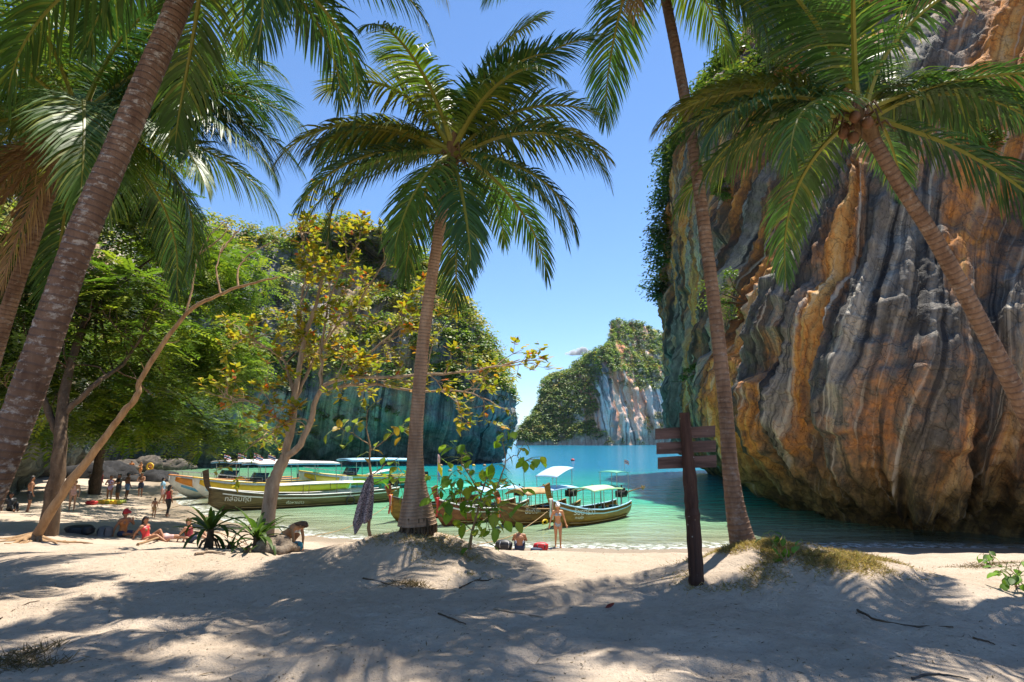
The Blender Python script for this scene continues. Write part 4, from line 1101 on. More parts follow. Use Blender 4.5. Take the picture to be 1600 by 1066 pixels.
sapling('young tree with big bright green leaves just right of the centre palm', bs,
        [([bs, S(738, 830), S(746, 800), S(752, 775), S(765, 735, .1)], 0.03, 0.010), ([S(746, 800), S(775, 760, -.1), S(790, 720, -.2), S(785, 690, -.2)], 0.014, 0.006), ([S(752, 775), S(735, 745, .1), S(720, 720, .2), S(728, 705, .2)], 0.013, 0.006),
         ([S(741, 815), S(760, 800, -.2), S(775, 790, -.3)], 0.01, 0.005), ([S(752, 775), S(720, 770), S(700, 750)], 0.012, 0.005), ([S(790, 720, -.2), S(805, 712, -.2), S(818, 722, -.2)], 0.008, 0.004)],
        150, [(0.17, 0.30, 0.02), (0.22, 0.34, 0.03), (0.11, 0.21, 0.02), (0.28, 0.32, 0.03)], 91, 0.19,
        [S(780, 738, -.1), S(770, 750), S(795, 750, -.2), S(740, 790), S(760, 795, -.2), S(770, 822, -.3), S(775, 815, -.3), S(715, 720, .2), S(730, 700, .2), S(705, 755), S(725, 770), S(700, 790), S(745, 800), S(785, 690, -.2), S(750, 745), S(818, 718, -.2), S(810, 790, -.2), S(790, 700, -.2), S(690, 770), S(720, 800), S(738, 735, .1)])
bs2 = np.array([at(579, 848, 10.4)[0], 10.4, 0]); bs2[2] = hz(bs2[0], bs2[1]) - 0.03
S2 = lambda x, y, d=0.0: at(x, y, 10.4 + d)
pole_t = sapling('thin upright sapling left of the centre palm with a cloth hung on it', bs2,
        [([bs2, S2(577, 810), S2(581, 760), S2(578, 720), S2(577, 690)], 0.032, 0.016), ([S2(579, 745), S2(600, 728, -.1), S2(625, 715, -.2)], 0.012, 0.005), ([S2(578, 705), S2(600, 690), S2(620, 672)], 0.012, 0.005), ([S2(577, 695), S2(555, 680), S2(530, 668)], 0.012, 0.005), ([S2(577, 690), S2(572, 665), S2(575, 640)], 0.012, 0.005), ([S2(581, 757), S2(608, 745), S2(622, 748)], 0.01, 0.005)],
        46, [(0.14, 0.24, 0.02), (0.10, 0.18, 0.02), (0.22, 0.27, 0.03), (0.34, 0.22, 0.02)], 92, 0.17,
        [S2(567, 705), S2(590, 705), S2(555, 668), S2(535, 665), S2(610, 742), S2(622, 730), S2(625, 672), S2(600, 668), S2(575, 645), S2(605, 725), S2(615, 750), S2(520, 672), S2(640, 665)])
for (px, py, nl, lab, sd, hgt_) in [(1226, 880, 13, 'small bright green seedling behind the grassy mound of the sign palm', 93, 0.42), (1588, 918, 22, 'glossy green seedling at the right edge of the sand', 94, 0.34), (1545, 888, 16, 'low dark-leaved seedling near the right edge in front of the cliff', 95, 0.35)]:
    p = g2(px, py, -0.02)
    stems = []
    for k in range(3):
        o_ = np.array([rs.normal(0, 0.1), rs.normal(0, 0.1), hgt_ * rs.uniform(0.7, 1.0)])
        stems.append(([p, p + o_ * 0.5 + np.array([0.02, 0, 0]), p + o_], 0.008, 0.004))
    sapling(lab, p, stems, nl, [(0.16, 0.30, 0.02), (0.10, 0.2, 0.02), (0.07, 0.14, 0.02)], sd, 0.13)

# strap-leaved plants
def strap_leaf(L, W, el, droop, col):
    n = 9; s = np.linspace(0, 1, n)
    e = el - droop * s ** 1.6
    P = np.vstack([[0, 0, 0], np.cumsum(np.stack([np.cos(e[1:]), 0 * e[1:], np.sin(e[1:])], 1) * L / (n - 1), axis=0)])
    w = W * np.interp(s, [0, 0.15, 0.55, 0.85, 1], [0.4, 0.75, 1.0, 0.6, 0.04])
    nn = np.stack([-np.sin(e), 0 * e, np.cos(e)], 1)
    G = np.stack([P + np.outer(w / 2, [0, 1, 0]) + nn * (w * 0.16)[:, None], P, P - np.outer(w / 2, [0, 1, 0]) + nn * (w * 0.16)[:, None]], 1)
    C = np.tile(np.array(list(col) + [1.0]), (n * 3, 1))
    return fast_mesh('strap_leaf', G.reshape(-1, 3), grid_faces(n, 3), M_BROAD, True, [('col', C, 'FLOAT_COLOR')])
def strap_plant(label, base, n, L, W, stem_h, seed, roots=6):
    r = np.random.RandomState(seed)
    t = empty('strap_leaved_plant', base); tag(t, label, 'plant', 'strap-leaved plants under the almond tree')
    mb = MB().tube([(0, 0, -0.1), (0.01, 0, stem_h * 0.6), (0, 0.01, stem_h + 0.08)], [0.085, 0.07, 0.05], 9, True, 0.1)
    mb.build('stem', M_BARK_DARK, t, True)
    for k in range(roots):
        a = r.uniform(0, 6.28); q = r.uniform(0.15, 0.3)
        MB().tube([(0, 0, stem_h * 0.7), (math.cos(a) * q * 0.6, math.sin(a) * q * 0.6, stem_h * 0.4), (math.cos(a) * q, math.sin(a) * q, -0.08)], [0.02, 0.018, 0.015], 5).build('prop_root', M_BARK_DARK, t, True)
    vs = [strap_leaf(L * f, W * r.uniform(0.85, 1.1), e, dr, c) for f, e, dr, c in
          [(1.0, 0.95, 1.2, (0.05, 0.10, 0.015)), (0.95, 0.5, 1.1, (0.07, 0.13, 0.018)), (0.9, 1.25, 0.6, (0.09, 0.16, 0.02)), (0.95, 0.2, 1.3, (0.045, 0.09, 0.015)), (0.8, 1.0, 2.4, (0.06, 0.11, 0.015)), (0.9, 0.75, 0.5, (0.10, 0.17, 0.02))]]
    ga = r.uniform(0, 6)
    for k in range(n):
        ga += 2.4 + r.normal(0, 0.2)
        o = bpy.data.objects.new('leaf', vs[r.randint(len(vs))]); o.rotation_euler = (r.normal(0, 0.15), r.normal(0, 0.15), ga)
        s = r.uniform(0.75, 1.15); o.scale = (s, s, s); o.location = (0, 0, stem_h * r.uniform(0.8, 1.1)); link(o, t)
    return t
strap_plant('dark strap-leaved plant with prop roots left of the almond tree', gyp(341, 11.4), 24, 0.82, 0.105, 0.34, 101, 7)
strap_plant('larger strap-leaved clump at the foot of the almond tree beside the boulder', gyp(412, 10.7), 34, 0.80, 0.095, 0.22, 102, 3)
strap_plant('tiny strap-leaved shoot between the two big strap plants', gyp(374, 11.2), 10, 0.34, 0.05, 0.04, 103, 0)
strap_plant('little grassy shoot in front of the boulder under the almond tree', gyp(400, 10.2), 9, 0.22, 0.03, 0.02, 104, 0)

# ------------------------------------------------------------------ boulders
def boulder(label, loc, size, seed, mat, group=None, name='boulder'):
    n1, n2 = 26, 16
    th = np.linspace(0, 2 * np.pi, n1, endpoint=False); ph = np.linspace(0.001, np.pi - 0.001, n2)
    d = np.stack([np.outer(np.cos(th), np.sin(ph)), np.outer(np.sin(th), np.sin(ph)), np.outer(np.ones(n1), np.cos(ph))], -1)
    q = 1 + 0.42 * fbm(d * 1.6 + seed * 3.1, 4, seed, 0.6) + 0.14 * (1 - 2 * np.abs(fbm(d * 4 + seed, 3, seed + 3)))
    q = np.round(q * 9) / 9 * 0.35 + q * 0.65
    V = d * q[..., None] * np.array(size)
    me = fast_mesh(name, V.reshape(-1, 3), grid_faces(n1, n2, True)[:, ::-1], mat, True)
    o = obj(name, me, None, loc); return tag(o, label, 'rock', group)
def stone_mat(name, a, c, sc=3.0):
    k = NT(name); co = k.coord('Object')
    n = k.noise(co, sc, 7, 0.7); n2 = k.noise(co, sc * 7, 4, 0.7)
    col = k.mix(k.ramp(n, [(0.35, 0.0), (0.65, 1.0)]), a, c)
    return k.fin(col, 0.85, k.bump(k.math('ADD', n, k.math('MULTIPLY', n2, 0.4)), 0.8, 0.08), 0.25)
M_STONE = stone_mat('stone_pale', (0.12, 0.09, 0.065), (0.34, 0.27, 0.20), 6)
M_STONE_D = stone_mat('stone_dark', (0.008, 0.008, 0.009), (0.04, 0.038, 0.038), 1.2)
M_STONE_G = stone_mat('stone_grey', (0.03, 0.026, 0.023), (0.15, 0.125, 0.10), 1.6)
p = gyp(441, 10.6); boulder('rounded grey-brown boulder beside the strap plants under the almond tree', (p[0], p[1], p[2] + 0.09), (0.34, 0.22, 0.19), 3, M_STONE)
p = gyp(466, 10.7); boulder('small pale stone touching the boulder on its right', (p[0], p[1], p[2] + 0.04), (0.13, 0.11, 0.09), 6, M_STONE)
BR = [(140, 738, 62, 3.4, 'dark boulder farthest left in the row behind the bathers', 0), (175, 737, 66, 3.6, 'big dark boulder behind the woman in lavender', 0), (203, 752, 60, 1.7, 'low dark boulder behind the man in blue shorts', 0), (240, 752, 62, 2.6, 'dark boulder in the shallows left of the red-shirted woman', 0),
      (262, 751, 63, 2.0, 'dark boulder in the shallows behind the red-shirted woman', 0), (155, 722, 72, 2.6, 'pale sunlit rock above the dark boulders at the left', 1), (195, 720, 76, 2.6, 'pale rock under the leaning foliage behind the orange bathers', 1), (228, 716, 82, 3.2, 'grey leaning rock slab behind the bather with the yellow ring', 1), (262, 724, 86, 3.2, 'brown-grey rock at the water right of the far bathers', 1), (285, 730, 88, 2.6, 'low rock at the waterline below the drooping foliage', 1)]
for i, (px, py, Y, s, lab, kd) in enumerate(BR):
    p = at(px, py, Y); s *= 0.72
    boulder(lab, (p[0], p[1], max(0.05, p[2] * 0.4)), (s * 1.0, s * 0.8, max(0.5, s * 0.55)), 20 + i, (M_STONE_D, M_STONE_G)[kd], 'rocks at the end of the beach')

# ------------------------------------------------------------------ dry grass, litter, sticks on the sand
def dry_grass(name, label, spots, r, n, h=0.10, cols=((0.44, 0.29, 0.11), (0.50, 0.36, 0.16), (0.32, 0.20, 0.08), (0.24, 0.20, 0.05))):
    c = np.array([(s[0], s[1]) for s in spots]); rad = np.array([(s[2], s[3]) for s in spots])
    w = rad[:, 0] * rad[:, 1]; i = r.choice(len(spots), n, p=w / w.sum())
    a = r.uniform(0, 6.28, n); q = np.sqrt(r.uniform(0, 1, n)) * (1 + 0.25 * r.normal(size=n))
    x = c[i, 0] + np.cos(a) * q * rad[i, 0]; y = c[i, 1] + np.sin(a) * q * rad[i, 1]
    keep = vnoise(xyz(x * 2.2, y * 2.2, 0.0), 3) + 0.5 > r.uniform(0, 1, n) * 0.9
    x, y = x[keep], y[keep]; m = len(x)
    P = xyz(x, y, hgt(x, y) - 0.005)
    D = nrm(rand_dirs(m, r) * np.array([1, 1, 0.3]) + np.array([0, 0, 0.42])); W = nrm(np.cross(D, rand_dirs(m, r)))
    V, F = leaf_arrays(P, D, W, h * r.uniform(0.5, 1.5, m), 0.007 * r.uniform(0.7, 1.6, m))
    C = np.array(cols)[r.randint(len(cols), size=m)] * r.uniform(0.7, 1.25, (m, 1))
    o = foliage_obj(name, V, F, np.repeat(np.concatenate([C, np.ones((m, 1))], 1), 4, 0))
    return tag(o, label, 'grass', None, 'stuff')
r = np.random.RandomState(17)
dry_grass('dry_grass', 'dry straw-coloured grass on the mound round the sign and palm foot', [(3.6, 8.7, 1.0, 0.8), (2.9, 7.75, 0.75, 0.4), (4.5, 7.9, 0.8, 0.42), (4.0, 8.1, 0.9, 0.6), (3.3, 8.3, 0.8, 0.6)], r, 46000, 0.07)
pc = ground_at(700, 868); pd = ground_at(650, 915)
dry_grass('dry_grass', 'patchy yellow grass at the foot of the centre palm', [(pc[0], pc[1], 0.5, 0.35), (pc[0] + 0.5, pc[1] - 0.3, 0.55, 0.3), (-1.5, 9.4, 0.8, 0.35)], r, 4200, 0.07)
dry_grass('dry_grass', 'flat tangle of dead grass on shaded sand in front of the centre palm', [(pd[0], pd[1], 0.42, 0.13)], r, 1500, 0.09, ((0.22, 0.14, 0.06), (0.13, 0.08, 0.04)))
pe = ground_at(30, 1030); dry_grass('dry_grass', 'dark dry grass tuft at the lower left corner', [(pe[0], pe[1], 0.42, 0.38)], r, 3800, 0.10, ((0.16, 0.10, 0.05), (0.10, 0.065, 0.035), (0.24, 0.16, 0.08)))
pf = ground_at(1560, 885); dry_grass('dry_grass', 'brown leaf litter round the seedlings at the right edge', [(pf[0], pf[1], 1.1, 0.5)], r, 3000, 0.06, ((0.12, 0.08, 0.04), (0.20, 0.13, 0.06)))
n = 12000
x = r.uniform(-9, 9, n); y = 3.5 + r.uniform(0, 1, n) ** 1.4 * 12
keep = np.abs(x) < y * 1.05; x, y = x[keep], y[keep]; m = len(x)
P = xyz(x, y, hgt(x, y) + 0.004); D = nrm(rand_dirs(m, r) * np.array([1, 1, 0.15])); W = nrm(np.cross(D, np.array([0, 0, 1.0]) + 0.3 * rand_dirs(m, r)))
V, F = leaf_arrays(P, D, W, r.uniform(0.01, 0.055, m) * (1 + 1.5 * (r.uniform(size=m) < 0.05)), r.uniform(0.004, 0.016, m))
C = np.array([(0.10, 0.065, 0.04), (0.17, 0.11, 0.06), (0.06, 0.045, 0.03), (0.28, 0.2, 0.12)])[r.randint(4, size=m)]
tag(foliage_obj('leaf_litter', V, F, np.repeat(np.concatenate([C, np.ones((m, 1))], 1), 4, 0)), 'tiny bits of bark and dead leaf scattered over the sand', 'leaf litter', None, 'stuff')
def stick(label, pts, rad, mat=None, name='stick'):
    P = []
    for (px, py) in pts:
        q = ground_at(px, py); P.append(np.array([q[0], q[1], hz(q[0], q[1]) + rad * 0.8]))
    b0 = P[0]; Q = spline(np.array(P) - b0, 14); Q[1:-1] += rs.normal(0, rad * 0.35, (len(Q) - 2, 3)) * np.array([1, 1, 0.4])
    o = MB().tube(Q, np.linspace(rad, rad * 0.45, len(Q)), 6, True, 0.1).build(name, mat or M_BARK_DARK, None, True, b0)
    return tag(o, label, 'stick', 'sticks lying on the sand')
stick('long thin stick beside the dead grass in front of the centre palm', [(567, 905), (600, 912), (628, 922)], 0.012)
stick('forked twig right of the dead grass tangle', [(718, 920), (735, 912), (752, 905)], 0.011)
stick('curved stick lying right of the dead grass, farther right than the forked twig', [(745, 908), (760, 909), (770, 905)], 0.010)
stick('straight stick on shaded sand right of middle bottom', [(685, 960), (705, 968), (728, 977)], 0.011)
stick('pale stick at the edge of the sunlit patch, centre of the sand', [(772, 953), (800, 958), (848, 966)], 0.014, M_BARK_PALE)
stick('dark root-like stick below the grassy mound at right', [(1340, 955), (1370, 970), (1420, 980), (1490, 982)], 0.014)
stick('thin stick on the shaded sand at far right', [(1520, 998), (1545, 1005), (1555, 1010)], 0.010)
stick('thin bare twig on the sand at the left edge', [(0, 968), (20, 955), (45, 944), (62, 940)], 0.008)
stick('long exposed pale root on the sand below the strap plants', [(215, 853), (260, 838), (300, 832), (345, 835), (385, 852)], 0.035, M_BARK_OCHRE, 'driftwood_root')
stick('short driftwood piece in front of the strap plants', [(315, 846), (350, 856), (388, 852)], 0.03, M_BARK_PALE, 'driftwood')
stick('broken driftwood stub propped in the sand below the strap plants', [(322, 862), (330, 852), (337, 848)], 0.028, M_BARK_PALE, 'driftwood')
stick('low driftwood branch near the bottom of the roots at left', [(305, 868), (330, 864), (352, 868)], 0.025, M_BARK_PALE, 'driftwood')
stick('black wire loop half buried at the bottom right edge', [(1425, 1062), (1450, 1056), (1480, 1056), (1515, 1063)], 0.010, paint((0.02, 0.02, 0.02), 0.5), 'buried_wire')
q = ground_at(946, 952)
lm = leaf_shape('fallen_leaf', 0.12, 0.07, M_BROAD, (0.22, 0.03, 0.02), -0.3)
o = obj('fallen_leaf', lm, None, (q[0], q[1], hz(q[0], q[1]) + 0.012)); o.rotation_euler = (0.2, -0.1, 0.4); tag(o, 'curled dark red fallen leaf alone on the sunlit sand', 'leaf')

# ------------------------------------------------------------------ wooden sign
def wood_mat(name, a, c, ax=(14, 14, 1.2), rough=0.75, fleck=0.0):
    k = NT(name); co = k.mapping(k.coord('Object'), ax)
    n = k.noise(co, 1.0, 6, 0.65, 0.6); n2 = k.noise(k.coord('Object'), 30, 3, 0.6)
    col = k.mix(k.ramp(n, [(0.34, 0.0), (0.66, 1.0)]), a, c)
    if fleck:
        f = k.ramp(k.noise(k.coord('Object'), 16, 2, 0.6), [(0.70, 0.0), (0.74, 1.0)])
        col = k.mix(k.math('MULTIPLY', f, fleck), col, (0.5, 0.46, 0.4))
    return k.fin(col, rough, k.bump(k.math('ADD', n, k.math('MULTIPLY', n2, 0.3)), 0.6, 0.02), 0.25)
M_POST = wood_mat('sign_post_wood', (0.03, 0.014, 0.010), (0.085, 0.042, 0.028), (14, 14, 1.2), 0.8, 0.6)
M_BOARD = wood_mat('sign_board_wood', (0.06, 0.036, 0.028), (0.17, 0.10, 0.08), (1.5, 14, 18), 0.75, 0.15)
YS = 7.7
sb = np.array([at(1087, 888, YS)[0], YS, 0]); sb[2] = hz(sb[0], sb[1])
stp = at(1069, 645, YS)
sign = empty('wooden_sign', sb); tag(sign, 'weathered dark wooden sign post with three blank boards by the water', 'sign')
Q = spline([np.array([0, 0, -0.3]), np.array([0.0, 0, 0.4]), (stp - sb) * 0.55 + np.array([0.012, 0, 0]), stp - sb], 30)
mb = MB(); mb.tube(Q, np.interp(np.linspace(0, 1, len(Q)), [0, 0.5, 1], [0.10, 0.092, 0.07]) * (1 + 0.04 * rs.normal(size=len(Q))), 9, True, 0.05)
mb.build('post', M_POST, sign)
for i, (xl, xr, yt_l, yb_l, yt_r, yb_r) in enumerate([(1024, 1117, 670, 687, 665, 683), (1026, 1118, 692, 710, 688, 706), (1028, 1119, 715, 733, 711, 730)]):
    yb = YS + 0.11
    A_, B_, C_, D_ = at(xl, yb_l, yb), at(xr, yb_r, yb), at(xr, yt_r, yb), at(xl, yt_l, yb)
    G = np.array([[A_, D_], [(A_ * .66 + B_ * .34), (D_ * .66 + C_ * .34)], [(A_ * .33 + B_ * .67), (D_ * .33 + C_ * .67)], [B_, C_]]) - sb
    G[1:3] += rs.normal(0, 0.004, (2, 2, 3))
    MB().sheet(G, 0.03).build('board', M_BOARD, sign)

# cloth on the sapling
k = NT('sarong_cloth'); co = k.coord('Object')
v = k.voronoi(co, 26); nz_ = k.noise(co, 45, 3, 0.7)
col = k.mix(k.ramp(nz_, [(0.42, 0.0), (0.58, 1.0)]), (0.035, 0.035, 0.045), (0.42, 0.36, 0.36))
col = k.mix(k.math('MULTIPLY', k.ramp(v.outputs['Distance'], [(0.12, 1.0), (0.3, 0.0)]), 0.6), col, (0.38, 0.06, 0.05))
M_SARONG = k.fin(col, 0.9, k.bump(nz_, 0.3, 0.01), 0.1)
c0 = at(580, 742, 10.3)
nu, nv = 16, 30
G = np.zeros((nu, nv, 3))
for j in range(nv):
    t_ = j / (nv - 1)
    xl = np.interp(t_, [0, 0.15, 0.6, 0.9, 1], [-0.03, -0.12, -0.24, -0.30, -0.27]); xr = np.interp(t_, [0, 0.15, 0.6, 1], [0.03, 0.05, 0.06, 0.05])
    for i in range(nu):
        s_ = i / (nu - 1)
        zb = -0.86 * t_ - 0.10 * t_ * math.sin(s_ * 5.2 + 0.6) - 0.05 * t_ * math.sin(s_ * 11)
        G[i, j] = (xl + (xr - xl) * s_, 0.05 * math.sin(s_ * 14 + t_ * 2) * (0.35 + t_) - 0.02, zb)
o = MB().sheet(G, 0.006).build('hanging_sarong', M_SARONG, None, True, c0)
tag(o, 'dark patterned sarong hung to dry on the thin sapling', 'cloth')

# ------------------------------------------------------------------ boats
def text_mesh(body, size):
    cu = bpy.data.curves.new('lettering', 'FONT'); cu.body = body; cu.size = size
    to = bpy.data.objects.new('lettering', cu); COL.objects.link(to)
    dg = bpy.context.evaluated_depsgraph_get()
    me = bpy.data.meshes.new_from_object(to.evaluated_get(dg))
    bpy.data.objects.remove(to); bpy.data.curves.remove(cu)
    return me
M_WHITE = paint((0.72, 0.71, 0.67), 0.4, 0.12)
M_STEEL = paint((0.42, 0.42, 0.42), 0.35, 0.2, 0.5, 0.8)
M_BLACK = paint((0.018, 0.018, 0.02), 0.5, 0.3)
M_BLUE = paint((0.11, 0.36, 0.62), 0.45, 0.12); M_LBLUE = paint((0.36, 0.62, 0.80), 0.5, 0.1); M_TARP = paint((0.46, 0.66, 0.84), 0.5, 0.08)
M_GREEN = paint((0.05, 0.42, 0.26), 0.45, 0.15); M_LGREEN = paint((0.42, 0.66, 0.36), 0.5, 0.12)
M_RED = paint((0.58, 0.03, 0.03), 0.5, 0.15); M_ORANGE = paint((0.72, 0.24, 0.02), 0.4, 0.1); M_YELLOW = paint((0.75, 0.46, 0.02), 0.4, 0.1)
M_TAN = paint((0.42, 0.26, 0.11), 0.6, 0.25); M_REDWHITE = paint((0.66, 0.42, 0.38), 0.6, 0.2)
def hull_wood(name, a, c): return wood_mat(name, a, c, (0.8, 6, 9), 0.45, 0.12)
M_HULL_GOLD = hull_wood('hull_gold', (0.13, 0.065, 0.012), (0.30, 0.165, 0.03)); M_HULL_BROWN = hull_wood('hull_brown', (0.085, 0.038, 0.012), (0.23, 0.11, 0.03))
M_HULL_RED = hull_wood('hull_red', (0.11, 0.035, 0.014), (0.27, 0.09, 0.035)); M_HULL_OLIVE = hull_wood('hull_olive', (0.07, 0.05, 0.022), (0.19, 0.14, 0.065))
M_HULL_DARK = hull_wood('hull_dark', (0.05, 0.03, 0.02), (0.15, 0.085, 0.04))
class Hull:
    def __init__(s, L, B, kx, hb, sheer, keel, pw=2.2, pz=1.15):
        s.L, s.B, s.kx = L, B, np.array(kx); s.hb, s.sh, s.ke = np.array(hb), np.array(sheer), np.array(keel); s.pw, s.pz = pw, pz
    def t(s, x): return np.clip(np.asarray(x) / s.L + 0.5, 0, 1)
    def half(s, x): return s.B / 2 * np.interp(s.t(x), s.kx, s.hb)
    def sheer(s, x): return np.interp(s.t(x), s.kx, s.sh)
    def keel(s, x): return np.interp(s.t(x), s.kx, s.ke)
    def y(s, x, z):
        k, h = s.keel(x), s.sheer(x)
        q = np.clip((z - k) / np.maximum(h - k, 1e-3), 0, 1) ** (1 / s.pz)
        return s.half(x) * (1 - (1 - q) ** s.pw)
    def grid(s, n=41, m=9):
        x = np.linspace(-s.L / 2, s.L / 2, n)
        # smooth stations
        G = np.zeros((n, 2 * m - 1, 3))
        for j in range(-(m - 1), m):
            q = abs(j) / (m - 1)
            z = s.keel(x) + (s.sheer(x) - s.keel(x)) * q ** s.pz
            G[:, j + m - 1] = np.stack([x, np.sign(j) * s.half(x) * (1 - (1 - q) ** s.pw), z], 1)
        kk = np.array([0.25, 0.5, 0.25])
        for _ in range(2): G[1:-1] = G[:-2] * 0.25 + G[1:-1] * 0.5 + G[2:] * 0.25
        return G
    def band(s, x0, x1, f0, f1, side, n=40, off=0.012):
        """strip lying on the hull between two heights given as fractions of the side"""
        x = np.linspace(x0, x1, n)
        rows = []
        for f in np.linspace(f0, f1, 4):
            z = s.keel(x) + (s.sheer(x) - s.keel(x)) * f
            rows.append(np.stack([x, side * (s.y(x, z) + off), z], 1))
        return np.stack(rows, 1)
def boat_root(name, label, bow, stern, cat, group):
    bow = np.array(bow); stern = np.array(stern); mid = (bow + stern) / 2
    rz = math.atan2(bow[1] - stern[1], bow[0] - stern[0]); L = float(np.linalg.norm(bow - stern))
    e = empty(name, (mid[0], mid[1], 0), rz); tag(e, label, cat, group)
    return e, L
def lettering(parent, hull, body, size, x0, z0, mat, side=1):
    me = text_mesh(body, size)
    n = len(me.vertices); co = np.zeros(n * 3); me.vertices.foreach_get('co', co); co = co.reshape(-1, 3)
    x = x0 - co[:, 0]; z = z0 + co[:, 1] - 0.05 * co[:, 0]
    y = side * (hull.y(x, z) + 0.035)
    me.vertices.foreach_set('co', np.stack([x, y, z], 1).ravel()); me.materials.clear(); me.materials.append(mat); me.update()
    o = obj('lettering', me, parent); return o
def roof(x0, x1, w, z, crown, n=10, slope=0.0, thick=0.04):
    x = np.linspace(x0, x1, 8); yy = np.linspace(-w / 2, w / 2, n)
    X, Yy = np.meshgrid(x, yy, indexing='ij')
    return xyz(X, Yy, z + crown * (1 - (2 * Yy / w) ** 2) + slope * (X - x0) + 0.06 * np.sin((X - x0) / (x1 - x0) * np.pi))
def longtail(label, bow, stern, hull_mat, rail_mat, canopies, texts, group='long-tail boats moored at the beach', bow_h=2.15, beam=1.7, sashes=(), boxes=(), tail=3.0, free=0.0, post_mat=None, extras=None):
    e, L = boat_root('longtail_boat', label, bow, stern, 'boat', group)
    H = Hull(L, beam, [0, .1, .3, .5, .7, .85, .95, 1], [.60, .74, .95, 1, .9, .58, .25, .05], np.array([.86, .76, .68, .66, .78, 1.0, 1.2, 1.32]) + free, [-.05, -.22, -.26, -.26, -.26, -.20, .02, .5])
    G = H.grid()
    MB().sheet(G, 0.05).build('hull', hull_mat, e, True)
    xs = G[:, 0, 0]
    for sd in (0, -1):
        MB().tube(G[:, sd] + np.array([0, 0, 0.02]), 0.04, 6).build('gunwale', rail_mat, e, True)
    for sd in (1, -1):
        MB().sheet(H.band(-L * .48, L * .44, 0.80, 0.86, sd, 40, 0.028), 0.015).build('rub_rail', rail_mat, e)
    fl = np.stack([np.stack([xs[3:-6], f * H.half(xs[3:-6]) * 0.9, np.maximum(0.12, H.keel(xs[3:-6]) + 0.38) + 0 * xs[3:-6]], 1) for f in (-1, -.5, 0, .5, 1)], 1)
    MB().sheet(fl, 0.03).build('deck', M_TAN, e)
    for bx in (-.1, .08, .24):
        MB().box((L * bx, 0, 0.46), (0.28, float(H.half(L * bx)) * 1.75, 0.05)).build('bench', hull_mat, e)
    pm = post_mat or hull_mat
    bz = float(H.sheer(L / 2))
    post = spline([(L / 2 - 0.35, 0, bz - 0.55), (L / 2 - 0.02, 0, bz - 0.1), (L / 2 + 0.16, 0, bz + 0.3), (L / 2 + 0.30, 0, bow_h)], 12)
    mb = MB(); w = np.linspace(0.10, 0.17, len(post))
    Gp = np.stack([post + np.stack([-w, 0 * w, w * 0.35], 1), post + np.stack([w, 0 * w, -w * 0.35], 1)], 1)
    bp = mb.sheet(Gp, 0.10).build('bow_post', pm, e)
    pz = post[len(post) // 2]
    for i, (m_, ln) in enumerate(sashes):
        n = 12; tt = np.linspace(0, 1, n); a = (i - len(sashes) / 2) * 0.08
        strip = np.stack([np.stack([pz[0] + 0.10 + a + 0.05 * np.sin(tt * 5 + i) * tt, 0.09 + 0.03 * i + 0.05 * np.sin(tt * 4 + i) * tt + sg * (0.05 + 0.015 * np.sin(tt * 9)), pz[2] - ln * tt], 1) for sg in (-1, 1)], 1)
        MB().sheet(strip, 0.012).build('bow_sash', m_, bp, True)
    if sashes:
        MB().tube(pz + np.stack([0.13 * np.cos(np.linspace(0, 6.28, 14)), 0.10 * np.sin(np.linspace(0, 6.28, 14)), 0 * np.linspace(0, 1, 14)], 1), 0.035, 6).build('bow_garland', sashes[0][0], bp, True)
    for (x0, x1, w_, z_, cr, m_, slope) in canopies:
        cn = MB().sheet(roof(L * x0, L * x1, w_, z_, cr, 10, slope), 0.04).build('canopy', m_, e, True)
        for fx in (0.04, 0.35, 0.65, 0.96):
            for sd in (-1, 1):
                xq = L * (x0 + (x1 - x0) * fx); yq = sd * min(w_ / 2 - 0.06, float(H.half(xq)) - 0.05)
                MB().tube([(xq, yq, float(H.sheer(xq)) - 0.25), (xq, sd * (w_ / 2 - 0.06), z_ + slope * (xq - L * x0) + 0.03)], 0.022, 6).build('canopy_post', M_STEEL if m_ in (M_LGREEN, M_TARP) else M_TAN, cn, True)
    for (bx, by, bw, bh, m_) in boxes:
        MB().box((L * bx, by, 0.30 + bh / 2), (bw, 0.42, bh), None, 0.92).build('crate', m_, e)
    rp = spline([(L / 2 - .05, 0.05, 1.0), (L / 2 + 1.6, 0.2, 0.45), (L / 2 + 3.6, 0.5, 0.06), (L / 2 + 6.3, 0.8, 0.02)], 16)
    MB().tube(rp, 0.016, 5).build('mooring_rope', M_TAN, e, True)
    # engine on its swivel and the long propeller shaft
    ex = -L / 2 + 0.25
    mb = MB().box((ex, 0, 1.25), (0.62, 0.40, 0.36)).box((ex - 0.05, 0, 1.50), (0.36, 0.30, 0.16)).tube([(ex + .2, .16, 1.35), (ex + .2, .16, 1.75)], 0.045, 8).tube([(ex - .22, -.22, 1.3), (ex - .22, .22, 1.3)], 0.16, 10)
    en = mb.build('engine', M_BLACK, e, True)
    MB().tube([(ex, 0, 0.55), (ex, 0, 1.1)], 0.05, 8).build('engine_pivot', M_STEEL, en, True)
    end = np.array([ex - tail, -0.35, 1.42])
    MB().tube([(ex - .25, 0, 1.25), (ex - tail * .5, -0.16, 1.34), end], [0.045, 0.035, 0.03], 7).build('propeller_shaft', M_HULL_BROWN, en, True)
    pr = MB()
    for k_ in range(3):
        a = k_ * 2.094 + 0.4
        pr.box(end + np.array([-0.03, 0.09 * math.cos(a), 0.09 * math.sin(a)]), (0.02, 0.11, 0.13), Matrix.Rotation(a, 3, 'X'))
    pr.tube([end + np.array([.08, 0, 0]), end - np.array([.1, 0, 0])], 0.035, 7).build('propeller', M_TAN, en)
    for (body, size, x0, z0, m_) in texts: lettering(e, H, body, size, L * x0, z0, m_)
    if extras: extras(e, H, L)
    return e, H, L
